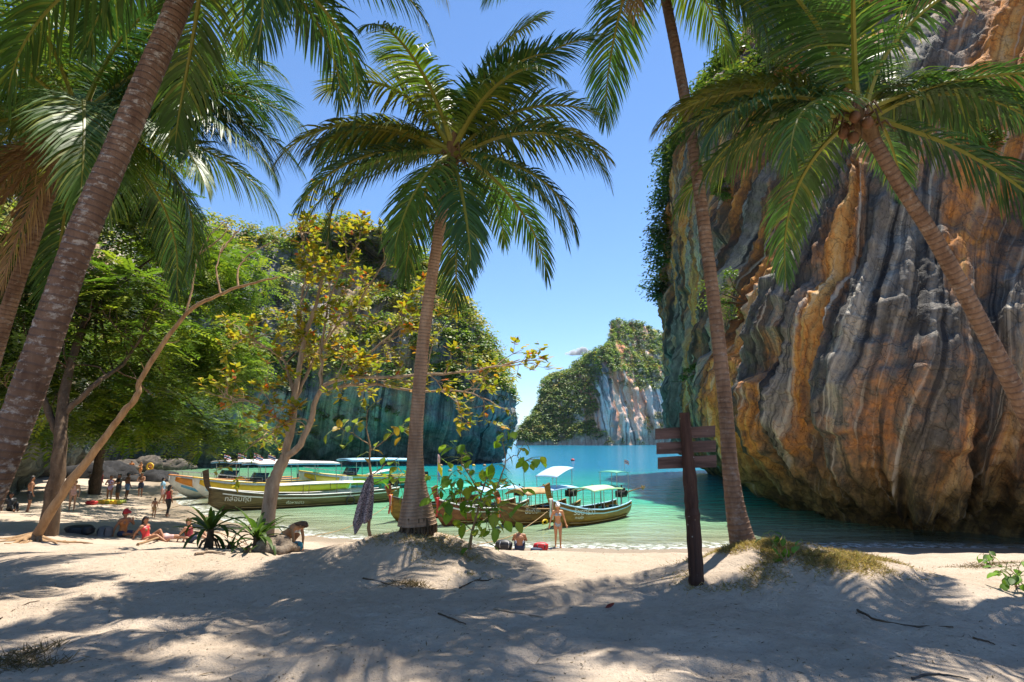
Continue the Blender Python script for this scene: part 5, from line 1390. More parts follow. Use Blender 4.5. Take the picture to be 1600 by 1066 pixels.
def thai_flag(parent, p, w=0.34, h=0.24, ang=0.3, pole=0.9, name='flag'):
    p = np.array(p, float)
    fp = MB().tube([p, p + np.array([0, 0, pole])], 0.012, 5).build('flag_pole', M_STEEL, parent)
    x = np.linspace(0, w, 9); top = p[2] + pole - 0.02
    for (a, c, m_) in ((0, 1 / 6, M_RED), (1 / 6, 2 / 6, M_WHITE), (2 / 6, 4 / 6, paint((0.03, 0.04, 0.2), 0.6)), (4 / 6, 5 / 6, M_WHITE), (5 / 6, 1, M_RED)):
        G = np.stack([np.stack([p[0] + x * math.cos(ang), p[1] + x * math.sin(ang) + 0.03 * np.sin(x * 18), top - h * f - 0.25 * x * x / w - 0.12 * x], 1) for f in (a, c)], 1)
        MB().sheet(G, 0.006).build('flag_stripe', m_, fp)
def frame_awning(e, x, y, w, l, z0, z1, mat, slope=0.0, sag=0.05):
    aw = MB().sheet(roof(x - l / 2, x + l / 2, w, z1, sag, 8, slope), 0.03).build('awning', mat, e, True)
    for sx in (-1, 1):
        for sy in (-1, 1):
            MB().tube([(x + sx * l * .45, y + sy * w * .45, z0), (x + sx * l * .45, y + sy * w * .45, z1 + slope * (l / 2 + sx * l * .45))], 0.02, 6).build('awning_post', M_STEEL, aw, True)
def ex1(e, H, L):
    frame_awning(e, -L * .36, 0, 1.25, 1.3, 0.6, 2.45, paint((0.10, 0.34, 0.22), 0.6), 0.03)
    thai_flag(e, (-L * .46, 0.3, 2.45), 0.28, 0.2, 2.2, 0.75)
    for k_ in range(5):
        MB().box((-L * .04 - k_ * 0.34, 0.45, 0.62), (0.20, 0.10, 0.34), None, 0.85).build('life_jacket', (M_GREEN, M_BLACK, M_ORANGE, M_BLACK, M_GREEN)[k_], e)
# coordinates of waterline bows and sterns
longtail('gold wooden long-tail boat with green canopy, farthest right of the moored boats', (1.95, 29.4), (6.5, 34.2), M_HULL_GOLD, M_LBLUE, [(-.32, .10, 1.5, 1.62, 0.16, M_LGREEN, 0.0)],
         [('รัชยารีวิว', 0.42, 0.33, 0.58, M_WHITE), ('ทะเลใส', 0.2, 0.31, 0.36, M_WHITE)], sashes=[(M_WHITE, 1.0), (M_RED, 0.95), (M_LGREEN, 0.75), (M_WHITE, 0.85)],
         boxes=[(-.22, .32, .5, .42, M_GREEN), (-.12, .32, .42, .42, M_GREEN), (-.30, .2, .4, .42, M_GREEN), (0.05, 0, .6, .42, M_BLACK), (0.12, -.2, .4, .3, M_ORANGE)], extras=ex1)
def ex2(e, H, L):
    frame_awning(e, -L * .22, 0, 1.5, 1.7, 1.75, 2.75, M_TARP, -0.28)
    lad = MB()
    for sx in (-.17, .17): lad.tube([(-L * .08 + sx, 0.98, -0.25), (-L * .08 + sx, 0.93, 0.95), (-L * .08 + sx, 0.7, 1.0)], 0.02, 6)
    for zz_ in (-.1, .15, .4, .65): lad.tube([(-L * .08 - .17, 0.96, zz_), (-L * .08 + .17, 0.96, zz_)], 0.016, 6)
    lad.build('ladder', M_STEEL, e)
    MB().tube(np.stack([L * .12 + 0.2 * np.cos(np.linspace(0, 6.28, 16)), 0.0 * np.linspace(0, 1, 16) + 0.98, 0.1 + 0.11 * np.sin(np.linspace(0, 6.28, 16))], 1), 0.05, 7).build('life_ring', M_YELLOW, e, True)
longtail('brown-gold long-tail boat with blue awning and white boarding ladder, behind the woman', (-0.65, 29.5), (3.6, 34.6), M_HULL_BROWN, M_TAN, [(-.02, .30, 1.55, 1.45, 0.28, M_TAN, 0.02), (-.42, -.02, 1.6, 1.6, 0.10, M_LBLUE, 0.0)],
         [('ชัยดีชัย', 0.36, 0.30, 0.60, M_WHITE)], sashes=[(M_RED, 0.9), (M_REDWHITE, 1.0), (M_ORANGE, 1.1)], boxes=[(-.1, 0, .8, .45, M_BLACK), (-.25, .1, .5, .42, M_RED)], extras=ex2, bow_h=1.75)
longtail('reddish long-tail boat with yellow and blue bow flags, just right of the centre palm', (-3.75, 29.8), (0.6, 35.2), M_HULL_RED, M_WHITE, [(-.38, .18, 1.6, 1.55, 0.14, M_LBLUE, 0.0)],
         [('อาวรณ์', 0.36, 0.33, 0.62, M_WHITE)], sashes=[(M_RED, 0.7), (M_RED, 0.9)], boxes=[(-.15, 0, .8, .45, M_BLACK)], bow_h=2.0,
         extras=lambda e, H, L: [MB().tube([(L / 2 + .1, 0.05, 1.6), (L / 2 + .14, 0.05, 3.6)], 0.015, 5).build('flag_pole', M_STEEL, e)] + [
             MB().sheet(np.stack([np.stack([L / 2 + .12 + 0.0 * xx, 0.05 + xx, z1 - 0.9 * xx - dz + 0.03 * np.sin(xx * 20)], 1) for dz in (0, 0.42)], 1), 0.006).build('bow_flag', m_, e, True)
             for (z1, m_, xx) in [(3.6, M_REDWHITE, np.linspace(0, .16, 6)), (3.2, paint((0.70, 0.62, 0.02), 0.6), np.linspace(0, .34, 8)), (2.75, M_BLUE, np.linspace(0, .18, 6))]])
longtail('long-tail boat with green rail, its bow left of the centre palm', (-6.45, 31.4), (-1.8, 37.4), M_HULL_GOLD, M_BLACK, [(-.35, .12, 1.6, 1.5, 0.12, M_GREEN, 0.0)],
         [('มานี', 0.32, 0.34, 0.66, M_WHITE)], sashes=[(M_ORANGE, 0.9), (M_WHITE, 0.55), (M_RED, 0.95)], bow_h=1.95, post_mat=M_HULL_RED)
def ex5(e, H, L):
    x = np.linspace(-L * .33, L * .20, 16)
    G = np.stack([np.stack([x, 0.25 + 0.62 * f + 0 * x, 0.62 + (0.46 * (1 - f)) * np.interp(x, [-L * .33, -L * .2, L * .2], [1, .9, .1]) + 0.03 * np.sin(x * 6 + f * 4)], 1) for f in np.linspace(0, 1, 5)], 1)
    MB().sheet(G, 0.015).build('tarpaulin', M_WHITE, e, True)
    a = np.linspace(0, 2 * np.pi, 18)
    MB().tube(np.stack([-L * .2 + 0.27 * np.cos(a), 0 * a + 0.98, 0.28 + 0.27 * np.sin(a)], 1), 0.05, 7).build('tyre_fender', M_BLACK, e, True)
    MB().tube([(-L * .2, 0.95, 0.55), (-L * .2, 0.9, 1.3)], 0.012, 5).build('fender_rope', M_WHITE, e)
    MB().tube([(L * .21, 0.2, 0.5), (L * .21, 0.2, 0.95), (L * .21, 0.2, 1.0)], [0.14, 0.13, 0.05], 10).build('water_drum', M_BLUE, e, True)
    frame_awning(e, -L * .40, 0, 1.2, 1.9, 0.9, 2.2, M_WHITE, -0.16)
    MB().box((-L * .42, 0.1, 0.95), (0.6, 0.6, 0.55)).build('crate', M_GREEN, e)
longtail('long olive-brown long-tail boat lying broadside with a white tarpaulin and tyre fender', (-18.6, 36.0), (-8.4, 42.6), M_HULL_OLIVE, M_WHITE, [(-.30, .20, 1.7, 1.42, 0.05, M_WHITE, 0.0)],
         [('กล่อมฤดี', 0.42, 0.43, 0.62, M_WHITE), ('เรือหางยาว', 0.26, 0.14, 0.28, M_WHITE)], sashes=[], bow_h=2.5, beam=1.9, free=0.1, post_mat=M_HULL_DARK, extras=ex5)

M_GLASS = paint((0.03, 0.045, 0.06), 0.08, 0.05, 0.8)
def speedboat(label, bow, stern, c1, c2, seed, roof_mat, flags=1):
    e, L = boat_root('speedboat', label, bow, stern, 'boat', 'speedboats moored at the left')
    H = Hull(L, 2.9, [0, .15, .45, .7, .85, .94, 1], [.90, .96, 1, .92, .66, .36, .06], [1.0, 1.02, 1.1, 1.3, 1.5, 1.68, 1.8], [-.30, -.32, -.32, -.25, .0, .55, 1.3], 1.9, 1.0)
    MB().sheet(H.grid(41, 8), 0.06).build('hull', M_WHITE, e, True)
    for sd in (1, -1):
        MB().sheet(H.band(-L * .49, L * .475, 0.52, 0.90, sd, 40, 0.045), 0.012).build('hull_stripe', c1, e, True)
        MB().sheet(H.band(-L * .45, L * .44, 0.34, 0.46, sd, 40, 0.045), 0.012).build('hull_stripe', c2, e, True)
        MB().tube(H.grid(41, 8)[:, 0 if sd < 0 else -1] + np.array([0, 0, 0.03]), 0.05, 6).build('gunwale', c1, e, True)
    x = np.linspace(L * .12, L * .46, 14)
    fd = np.stack([np.stack([x, f * H.half(x) * 0.94, H.sheer(x) - 0.05 + 0.12 * (1 - f * f)], 1) for f in np.linspace(-1, 1, 7)], 1)
    MB().sheet(fd, 0.03).build('foredeck', M_WHITE, e, True)
    ck = np.linspace(-L * .48, L * .13, 10)
    MB().sheet(np.stack([np.stack([ck, f * H.half(ck) * .9, 0 * ck + 0.35], 1) for f in (-1, 0, 1)], 1), 0.03).build('deck', M_LBLUE, e)
    yy = np.linspace(-1.2, 1.2, 9)
    ws = np.stack([np.stack([L * .16 - 0.25 * (yy / 1.2) ** 2 * 1.6 - dz * 0.55, yy * (1 - 0.08 * dz), 1.25 + dz + 0 * yy], 1) for dz in (0, 0.7)], 1)
    MB().sheet(ws, 0.02).build('windshield', M_GLASS, e, True)
    MB().sheet(roof(-L * .40, L * .17, 2.7, 2.45, 0.12, 10, 0.02), 0.07).build('canopy', roof_mat, e, True)
    MB().sheet(roof(-L * .40, L * .17, 2.74, 2.36, 0.10, 10, 0.02), 0.05).build('canopy_lining', M_BLUE, e, True)
    for fx in (-.38, -.22, -.05, .12):
        for sd in (-1, 1): MB().tube([(L * fx, sd * 1.3, 0.95), (L * fx + 0.12, sd * 1.28, 2.42)], 0.028, 6).build('canopy_post', M_STEEL, e, True)
    for k_ in range(4):
        for sd in (-1, 1): MB().box((-L * (.32 - .12 * k_), sd * .85, 0.72), (0.5, 0.6, 0.42), None, 0.9).build('seat', (M_LBLUE, M_WHITE)[k_ % 2], e)
    for sd in (-1, 0, 1):
        MB().box((-L * .5 - .32, sd * .62, 1.05), (0.45, 0.36, 0.55), None, 0.8).box((-L * .5 - .30, sd * .62, 0.4), (0.2, 0.14, 0.9)).build('outboard_motor', M_BLACK if seed % 2 else M_WHITE, e)
    rl = H.grid(41, 8)
    for sd in (0, -1):
        Pq = rl[26:40, sd] + np.array([-0.1, 0, 0.38]); Pq[:, 1] *= 0.9
        m_ = MB().tube(Pq, 0.018, 5)
        for q in Pq[::4]: m_.tube([q, q - np.array([0, 0, 0.36])], 0.014, 5)
        m_.build('bow_rail', M_STEEL, e)
    for k_ in range(flags):
        thai_flag(e, (L * (.10 - .12 * k_), 0.9, 2.5), 0.5, 0.34, 2.6, 0.8)
        thai_flag(e, (L * (.10 - .12 * k_), -0.9, 2.5), 0.5, 0.34, 2.8, 0.7)
    return e
speedboat('speedboat with orange-striped bow and white canopy, farthest left', (-25.0, 42.6), (-19.0, 52.8), M_ORANGE, M_BLUE, 1, M_WHITE, 2)
speedboat('speedboat with yellow stripes between the orange speedboat and the olive long-tail', (-21.6, 39.6), (-14.2, 48.8), M_YELLOW, M_LBLUE, 2, M_WHITE, 1)
speedboat('white speedboat with yellow band moored behind, nearest the teal rock wall', (-17.5, 48.0), (-9.0, 56.5), M_YELLOW, M_BLUE, 3, M_LBLUE, 0)
# small dark dinghy by the rocks
e, L_ = boat_root('dinghy', 'small dark dinghy floating by the rocks behind the orange speedboat', (-39.5, 61), (-35.5, 63), 'boat', None)
Hd = Hull(L_, 1.5, [0, .3, .7, 1], [.8, 1, .85, .08], [.5, .48, .55, .8], [-.1, -.15, -.12, .3])
MB().sheet(Hd.grid(21, 6), 0.05).build('hull', M_HULL_DARK, e, True)
for bx in (-.15, .2): MB().box((L_ * bx, 0, .3), (.25, 1.2, .05)).build('bench', M_HULL_DARK, e)
# buoys
def buoy(label, px, py, rad, mat, group=None):
    Y = CAM_Z * F_PX / max(py + 2 - 688, 4); p = at(px, py + 2, Y)
    mb = MB().ball((0, 0, rad * .3), rad, 12, 8, (1, 1, 0.85)).tube([(0, 0, rad), (0, 0, rad * 1.35)], rad * .15, 6)
    tag(mb.build('buoy', mat, None, True, (p[0], p[1], 0)), label, 'buoy', group)
buoy('red and white round buoy alone on the open water', 895, 717, 0.42, M_RED)
for i, px in enumerate((689, 706, 723, 740, 757)):
    buoy('%s float in the upper row of yellow floats right of the centre palm' % ('leftmost', 'second', 'middle', 'fourth', 'rightmost')[i], px, 725, 0.30, M_YELLOW if i % 2 else M_TAN, 'floats of the swimming line')
for i, (px, py) in enumerate(((703, 733), (717, 732), (731, 732))):
    buoy(('pale float nearest the palm in the lower row of floats', 'middle pale float in the lower row of floats', 'rightmost pale float in the lower row of floats')[i], px, py, 0.28, M_TAN, 'floats of the swimming line')

# ------------------------------------------------------------------ people
def cone_mesh(mb, a, b, ra, rb, seg=10):
    a = np.array(a, float); b = np.array(b, float); d = b - a; L = np.linalg.norm(d); d = d / max(L, 1e-6)
    mb.tube([a - d * ra * 0.95, a - d * ra * 0.6, a, b, b + d * rb * 0.6, b + d * rb * 0.95], [ra * 0.3, ra * 0.8, ra, rb, rb * 0.8, rb * 0.3], seg)
def fuse(name, mb, mat, voxel, smooth=3):
    """one continuous surface from overlapping limbs"""
    o = mb.build('tmp_' + name, mat)
    m = o.modifiers.new('r', 'REMESH'); m.mode = 'VOXEL'; m.voxel_size = voxel; m.use_smooth_shade = True
    s = o.modifiers.new('s', 'SMOOTH'); s.iterations = smooth; s.factor = 0.5
    dg = bpy.context.evaluated_depsgraph_get()
    me = bpy.data.meshes.new_from_object(o.evaluated_get(dg)); me.name = name
    old = o.data; bpy.data.objects.remove(o); bpy.data.meshes.remove(old)
    me.materials.clear(); me.materials.append(mat)
    return me
def skin(c): return paint(c, 0.55, 0.06, 0.35)
SK = [skin((0.50, 0.27, 0.16)), skin((0.36, 0.17, 0.09)), skin((0.23, 0.105, 0.055)), skin((0.56, 0.27, 0.12))]
HAIR = [paint((0.02, 0.013, 0.01), 0.5, 0.2), paint((0.12, 0.06, 0.025), 0.5, 0.2), paint((0.35, 0.22, 0.09), 0.5, 0.2)]
STAND = dict(pel=(0, 0, .93), chest=(0, 0.0, 1.30), neck=(0, 0.0, 1.45), head=(0, -0.015, 1.60), shL=(.19, 0, 1.40), elL=(.25, .02, 1.12), haL=(.27, -.08, .87), shR=(-.19, 0, 1.40), elR=(-.25, .02, 1.12), haR=(-.27, -.08, .87),
             hiL=(.09, 0, .90), knL=(.10, -.03, .50), anL=(.10, .02, .08), hiR=(-.09, 0, .90), knR=(-.10, -.03, .50), anR=(-.10, .02, .08), face=(0, -1, 0))
def pose(**k): d = dict(STAND); d.update(k); return d
def person(label, loc, rz, p, skin_m, hair_m, clothes, scale=1.0, long_hair=False, hat=None, female=False, fine=False, group='bathers on the beach'):
    """p: joint positions, figure faces -Y before turning by rz"""
    J = {k: np.array(v, float) for k, v in p.items()}
    t = empty('person', loc, rz); t.scale = (scale, scale, scale); tag(t, label, 'person', group)
    w = 0.9 if female else 1.0
    mb = MB(); f = nrm(J['face'])
    up = nrm(J['head'] - J['neck']); sd = nrm(np.cross(f, up))
    waist = J['pel'] * .5 + J['chest'] * .5 - f * 0.0
    shm = (J['shL'] + J['shR']) / 2
    def C(a, b, ra, rb): cone_mesh(mb, a, b, ra, rb)
    C(J['hiL'] * .6 + J['hiR'] * .4, J['hiL'] * .4 + J['hiR'] * .6, .125 * (1.08 if female else 1), .125 * (1.08 if female else 1))
    C(J['pel'], waist, .135, .118 * w); C(waist, J['chest'], .118 * w, .145 * w); C(J['chest'] + sd * .06, J['chest'] - sd * .06, .125 * w, .125 * w)
    C(J['shL'] * .85 + shm * .15, J['shR'] * .85 + shm * .15, .07, .07); C(J['chest'], shm, .13 * w, .08)
    C(shm * .4 + J['neck'] * .6, J['head'] - up * .03, .055, .05)
    hd = J['head']
    C(hd + up * .045 - f * .01, hd - up * .005 - f * .012, .092, .085); C(hd - up * .02 + f * .01, hd - up * .085 + f * .035, .07, .045)     # skull, jaw
    C(hd + up * .01 + f * .075, hd - up * .03 + f * .098, .012, .016)                                                    # nose
    for s in (-1, 1): C(hd + sd * s * .085 - up * .01, hd + sd * s * .088 - up * .035, .018, .013)                       # ears
    if female:
        for s in (-1, 1): C(J['chest'] + sd * s * .07 + f * .09, J['chest'] + sd * s * .072 + f * .11 - up * .02, .062, .05)
    for S_ in 'LR':
        C(J['sh' + S_], J['el' + S_], .056 * w, .042 * w); C(J['el' + S_], J['ha' + S_], .042 * w, .028 * w)
        hv = nrm(J['ha' + S_] - J['el' + S_]); wv = nrm(np.cross(hv, f + 0.01)); ha = J['ha' + S_]
        C(ha, ha + hv * .075, .032, .036)
        for q, ln in ((-.028, .066), (-.010, .078), (.009, .072), (.027, .056)):
            a = ha + hv * .085 + wv * q; bnd = nrm(hv + f * 0.35)
            C(a, a + hv * ln * .5, .0105, .0095); C(a + hv * ln * .5, a + hv * ln * .5 + bnd * ln * .55, .0095, .008)
        C(ha + hv * .03 - wv * .03 + f * .005, ha + hv * .085 - wv * .052 + f * .03, .0125, .0095)
        C(J['hi' + S_], J['kn' + S_], .092 * (1.05 if female else 1), .058); C(J['kn' + S_], J['an' + S_], .056, .034)
        cal = J['kn' + S_] * .68 + J['an' + S_] * .32; C(cal, cal * .6 + J['an' + S_] * .4, .054, .042)
        sh = nrm(J['an' + S_] - J['kn' + S_]); ff = nrm(f * 1.0 - sh * np.dot(f, sh) + sh * 0.12) if abs(np.dot(f, sh)) < 0.9 else nrm(np.array([0, 0, 1.0]))
        heel = J['an' + S_] + sh * .035 - ff * .03; C(heel, heel + ff * .15 + sh * .015, .036, .032); C(heel + ff * .15 + sh * .015, heel + ff * .2 + sh * .02, .032, .02)
    vx = 0.0095 if fine else 0.019
    bd = obj('body', fuse('body', mb, skin_m, vx, 3 if fine else 2), t)
    # hair
    hb = MB(); C2 = lambda a, b, ra, rb: cone_mesh(hb, a, b, ra, rb)
    C2(hd + up * .06 - f * .025, hd - f * .04, .098, .092)
    C2(hd + up * .085 + f * .03, hd + up * .08 - f * .03, .06, .08)
    if long_hair:
        C2(hd - f * .06, hd - up * .14 - f * .075, .085, .06); C2(hd - up * .14 - f * .075, hd - up * .30 - f * .07, .06, .03)
    obj('hair', fuse('hair', hb, hair_m, 0.02, 2), t)
    for s in (-1, 1):
        e_ = MB().ball(hd + sd * s * .034 + up * .012 + f * .082, .011, 8, 6); e_.build('eye', M_BLACK, bd, True)
    MB().tube([hd - sd * .026 - up * .058 + f * .078, hd - up * .06 + f * .086, hd + sd * .026 - up * .058 + f * .078], .006, 5).build('mouth', paint((0.35, 0.10, 0.08), .5), bd, True)
    if hat:
        hm = MB()
        cone_mesh(hm, hd + up * .07 - f * .01, hd + up * .11 - f * .01, .112, .09)
        cone_mesh(hm, hd + up * .075 + f * .08, hd + up * .06 + f * .19, .07, .045)
        obj('cap', fuse('cap', hm, hat, 0.014, 2), t)
    for (kind, m_) in clothes:
        cb = MB(); C3 = lambda a, b, ra, rb: cone_mesh(cb, a, b, ra, rb)
        if kind in ('shirt', 'vest', 'swimsuit'):
            C3(J['pel'] + (J['chest'] - J['pel']) * .12, waist, .150, .136 * w); C3(waist, J['chest'], .136 * w, .160 * w); C3(J['chest'] + sd * .06, J['chest'] - sd * .06, .142 * w, .142 * w); C3(J['chest'], shm - up * .03, .145 * w, .098)
            if kind == 'shirt':
                C3(J['shL'] * .9 + shm * .1, J['shR'] * .9 + shm * .1, .085, .085)
                for S_ in 'LR': C3(J['sh' + S_], J['sh' + S_] * .45 + J['el' + S_] * .55, .074, .068)
            if kind == 'swimsuit': C3(J['hiL'] * .6 + J['hiR'] * .4, J['hiL'] * .4 + J['hiR'] * .6, .142, .142)
        if kind in ('shorts', 'trousers'):
            C3(J['hiL'] * .6 + J['hiR'] * .4, J['hiL'] * .4 + J['hiR'] * .6, .143, .143); C3(J['pel'], J['pel'] * .8 + waist * .2, .150, .146)
            for S_ in 'LR':
                q = .62 if kind == 'shorts' else 1.0
                C3(J['hi' + S_], J['hi' + S_] * (1 - q) + J['kn' + S_] * q, .108, .085 if q < 1 else .072)
                if kind == 'trousers': C3(J['kn' + S_], J['an' + S_] * .75 + J['kn' + S_] * .25, .070, .052)
        if kind == 'bottom':
            C3(J['hiL'] * .62 + J['hiR'] * .38, J['hiL'] * .38 + J['hiR'] * .62, .139, .139)
            cut = J['pel'] - up * 0.0
        if kind == 'top':
            for s in (-1, 1): C3(J['chest'] + sd * s * .07 + f * .095, J['chest'] + sd * s * .072 + f * .115 - up * .02, .066, .054)
            th = np.linspace(0, 2 * np.pi, 16); cc = J['chest'] - up * .03
            cb.tube([cc + sd * math.cos(a) * .185 * w + f * math.sin(a) * .138 * w for a in th], .014, 6)
        nm = {'shirt': 'shirt', 'vest': 'vest_top', 'swimsuit': 'swimsuit', 'shorts': 'shorts', 'trousers': 'trousers', 'bottom': 'bikini_bottom', 'top': 'bikini_top'}[kind]
        me = fuse(nm, cb, m_, 0.014 if fine else 0.02, 1)
        obj(nm, me, t)
    return t
def onb(px, py, Y=None):
    if Y is None: p = ground_at(px, py)
    else: p = at(px, py, Y)
    return (p[0], p[1], max(hz(p[0], p[1]), -0.35))
SIT_BACK = pose(pel=(0, 0, .10), chest=(0, -.04, .47), neck=(0, -.09, .63), head=(0, -.12, .78), shL=(.19, -.06, .57), elL=(.27, -.22, .36), haL=(.16, -.38, .40), shR=(-.19, -.06, .57), elR=(-.27, -.22, .36), haR=(-.16, -.38, .40),
                hiL=(.10, -.02, .10), knL=(.17, -.42, .36), anL=(.14, -.62, .05), hiR=(-.10, -.02, .10), knR=(-.17, -.42, .36), anR=(-.14, -.62, .05))
SIT_SIDE = pose(pel=(0, 0, .11), chest=(0, -.02, .48), neck=(0, -.03, .64), head=(0, -.05, .79), shL=(.19, -.03, .58), elL=(.24, -.2, .40), haL=(.10, -.30, .58), shR=(-.19, -.03, .58), elR=(-.25, .08, .34), haR=(-.25, .16, .08),
                hiL=(.10, 0, .10), knL=(.22, -.40, .12), anL=(-.05, -.52, .07), hiR=(-.10, 0, .10), knR=(-.20, -.38, .12), anR=(.10, -.46, .07))
SIT_LEGS = pose(pel=(0, 0, .10), chest=(0, .10, .45), neck=(0, .12, .61), head=(0, .10, .76), shL=(.19, .12, .55), elL=(.24, .28, .32), haL=(.24, .36, .06), shR=(-.19, .12, .55), elR=(-.24, .28, .32), haR=(-.24, .36, .06),
                hiL=(.09, -.02, .10), knL=(.12, -.40, .40), anL=(.11, -.62, .06), hiR=(-.09, -.02, .10), knR=(-.10, -.45, .26), anR=(-.10, -.84, .06))
LIE = pose(pel=(0, 0, .12), chest=(0, .36, .16), neck=(0, .52, .20), head=(0, .66, .24), shL=(.18, .46, .15), elL=(.30, .62, .06), haL=(.12, .78, .06), shR=(-.18, .46, .15), elR=(-.30, .62, .06), haR=(-.12, .78, .06),
           hiL=(.09, -.02, .11), knL=(.10, -.42, .08), anL=(.10, -.82, .05), hiR=(-.09, -.02, .11), knR=(-.11, -.38, .16), anR=(-.10, -.80, .06), face=(0, .35, .94))
CROUCH = pose(pel=(0, .05, .40), chest=(0, -.26, .62), neck=(0, -.40, .68), head=(0, -.53, .70), shL=(.18, -.34, .62), elL=(.20, -.40, .36), haL=(.12, -.46, .12), shR=(-.18, -.34, .62), elR=(-.22, -.42, .36), haR=(-.14, -.48, .12),
              hiL=(.10, .05, .38), knL=(.16, -.26, .42), anL=(.13, .02, .08), hiR=(-.10, .05, .38), knR=(-.16, -.22, .38), anR=(-.13, .06, .08), face=(0, -.8, -.6))
WALK = pose(elL=(.27, .04, 1.14), haL=(.33, -.05, .90), elR=(-.27, .08, 1.13), haR=(-.33, .06, .88), knL=(.08, -.10, .50), anL=(.08, -.12, .08), knR=(-.09, .0, .50), anR=(-.08, .14, .10))
ARMS = pose(elL=(.26, -.14, 1.18), haL=(.08, -.26, 1.16), elR=(-.27, -.12, 1.16), haR=(-.06, -.26, 1.12))
LEAN = pose(pel=(0, .05, .90), chest=(0, -.12, 1.22), neck=(0, -.2, 1.36), head=(0, -.27, 1.49), shL=(.19, -.16, 1.31), elL=(.22, -.3, 1.06), haL=(.18, -.42, .86), shR=(-.19, -.16, 1.31), elR=(-.22, -.3, 1.06), haR=(-.18, -.42, .86))
PRINT = paint((0.36, 0.46, 0.50), 0.6, 0.5, 0.3, 0, 30); NAVY = paint((0.03, 0.045, 0.09), 0.7, 0.2); CLOTH_BLUE = paint((0.12, 0.25, 0.42), 0.7, 0.2); LAV = paint((0.48, 0.38, 0.62), 0.7, 0.15); MAROON = paint((0.30, 0.03, 0.04), 0.7, 0.2); ORG = paint((0.62, 0.22, 0.05), 0.6, 0.2)
TEAL = paint((0.03, 0.28, 0.36), 0.6, 0.2)
person('woman in a pale print bikini and white cap walking up the beach', onb(872, 845, 24.4), 0.1, WALK, SK[3], HAIR[1], [('top', PRINT), ('bottom', PRINT)], 1.0, True, M_WHITE, True, True)
person('shirtless man in dark shorts seated on the sand, seen from behind', onb(812, 846, 23.4), math.pi, SIT_BACK, SK[1], HAIR[0], [('shorts', NAVY)], 1.0, False, None, False, True)
person('woman in a white bikini crouching behind the boulder under the almond tree', onb(447, 838, 11.6), 1.25, CROUCH, SK[3], HAIR[1], [('top', M_WHITE), ('bottom', M_WHITE)], 0.72, True, None, True, True)
person('seated woman in orange top and red cap at the left, looking right', onb(194, 812, 21.5), 1.3, SIT_SIDE, SK[1], HAIR[0], [('vest', ORG), ('shorts', NAVY)], 1.0, False, M_RED, True)
person('seated woman with long dark hair and red top, second from the left in the group', onb(232, 814, 21.0), 1.45, SIT_LEGS, SK[1], HAIR[0], [('vest', M_RED), ('bottom', M_BLACK)], 0.98, True, None, True)
person('person lying on the sand in pink shorts beside the seated women', onb(262, 814, 21.2), 1.9, LIE, SK[0], HAIR[0], [('shorts', M_REDWHITE)], 0.95)
person('person in a maroon top sitting behind the strap plant leaves', onb(300, 812, 21.5), 1.6, SIT_LEGS, SK[0], HAIR[1], [('vest', MAROON), ('shorts', NAVY)], 0.95)
person('woman in a bright red vest and black leggings walking into the water', onb(262, 795, 33.0), math.pi - 0.3, WALK, SK[1], HAIR[0], [('vest', M_RED), ('trousers', M_BLACK)], 0.98, True, None, True)
person('small child standing at the water edge near the red-vested woman', onb(241, 797, 32.0), math.pi, STAND, SK[1], HAIR[0], [('shorts', M_TAN)], 0.60)
person('person in a pale blue shirt wading behind the red-vested woman', onb(253, 776, 40.0), 2.2, WALK, SK[0], HAIR[0], [('shirt', M_LBLUE), ('shorts', M_REDWHITE)], 1.0)
person('woman in a lavender swimsuit standing beside the man in black', onb(170, 782, 38.0), 0.4, ARMS, SK[1], HAIR[1], [('swimsuit', LAV)], 0.98, True, None, True)
person('man dressed all in black standing beside the woman in lavender', onb(183, 783, 38.0), -0.5, ARMS, SK[2], HAIR[0], [('shirt', M_BLACK), ('shorts', M_BLACK)], 1.06)
person('shirtless man in blue shorts wading behind the couple', onb(197, 778, 41.0), 2.6, STAND, SK[2], HAIR[0], [('shorts', CLOTH_BLUE)], 1.04)
person('wader in dark trunks standing knee-deep with arms folded', onb(219, 772, 44.0), 0.2, ARMS, SK[1], HAIR[1], [('shorts', NAVY)], 1.0)
person('bather with an orange top on the far sandbar, left of three', onb(204, 742, 70.0), 0.3, STAND, SK[3], HAIR[0], [('shirt', ORG), ('shorts', ORG)], 1.0)
person('bather in orange shorts on the far sandbar, middle of three', onb(219, 742, 70.0), -0.3, ARMS, SK[3], HAIR[1], [('shorts', ORG)], 1.0)
ringp = onb(236, 742, 70.0)
person('bather holding a yellow swim ring on the far sandbar, right of three', ringp, 0.0, ARMS, SK[3], HAIR[0], [('shorts', M_RED)], 1.0)
a = np.linspace(0, 2 * np.pi, 20)
tag(MB().tube(np.stack([0.36 * np.cos(a), 0 * a, 0.36 * np.sin(a)], 1), 0.10, 9).build('swim_ring', M_YELLOW, None, True, (ringp[0], ringp[1] - 0.38, ringp[2] + 1.2)), 'yellow swim ring held by the far bather', 'swim ring')
person('shirtless man in black shorts standing in the shade at the far left', onb(44, 795, 30.0), 2.4, STAND, SK[1], HAIR[0], [('shorts', M_BLACK)], 1.05)
person('person leaning forward beside the dark boulders at the left', onb(140, 772, 44.0), 1.0, LEAN, SK[1], HAIR[0], [('shorts', NAVY)], 1.0)
person('woman in maroon swimwear standing by the dark boulders', onb(155, 772, 44.0), 2.0, STAND, SK[1], HAIR[0], [('swimsuit', MAROON)], 1.0, True, None, True)
person('person in pink swimwear half hidden behind the leaning tree', onb(112, 793, 32.0), 0.8, LEAN, SK[0], HAIR[1], [('swimsuit', M_REDWHITE)], 1.0, True, None, True)
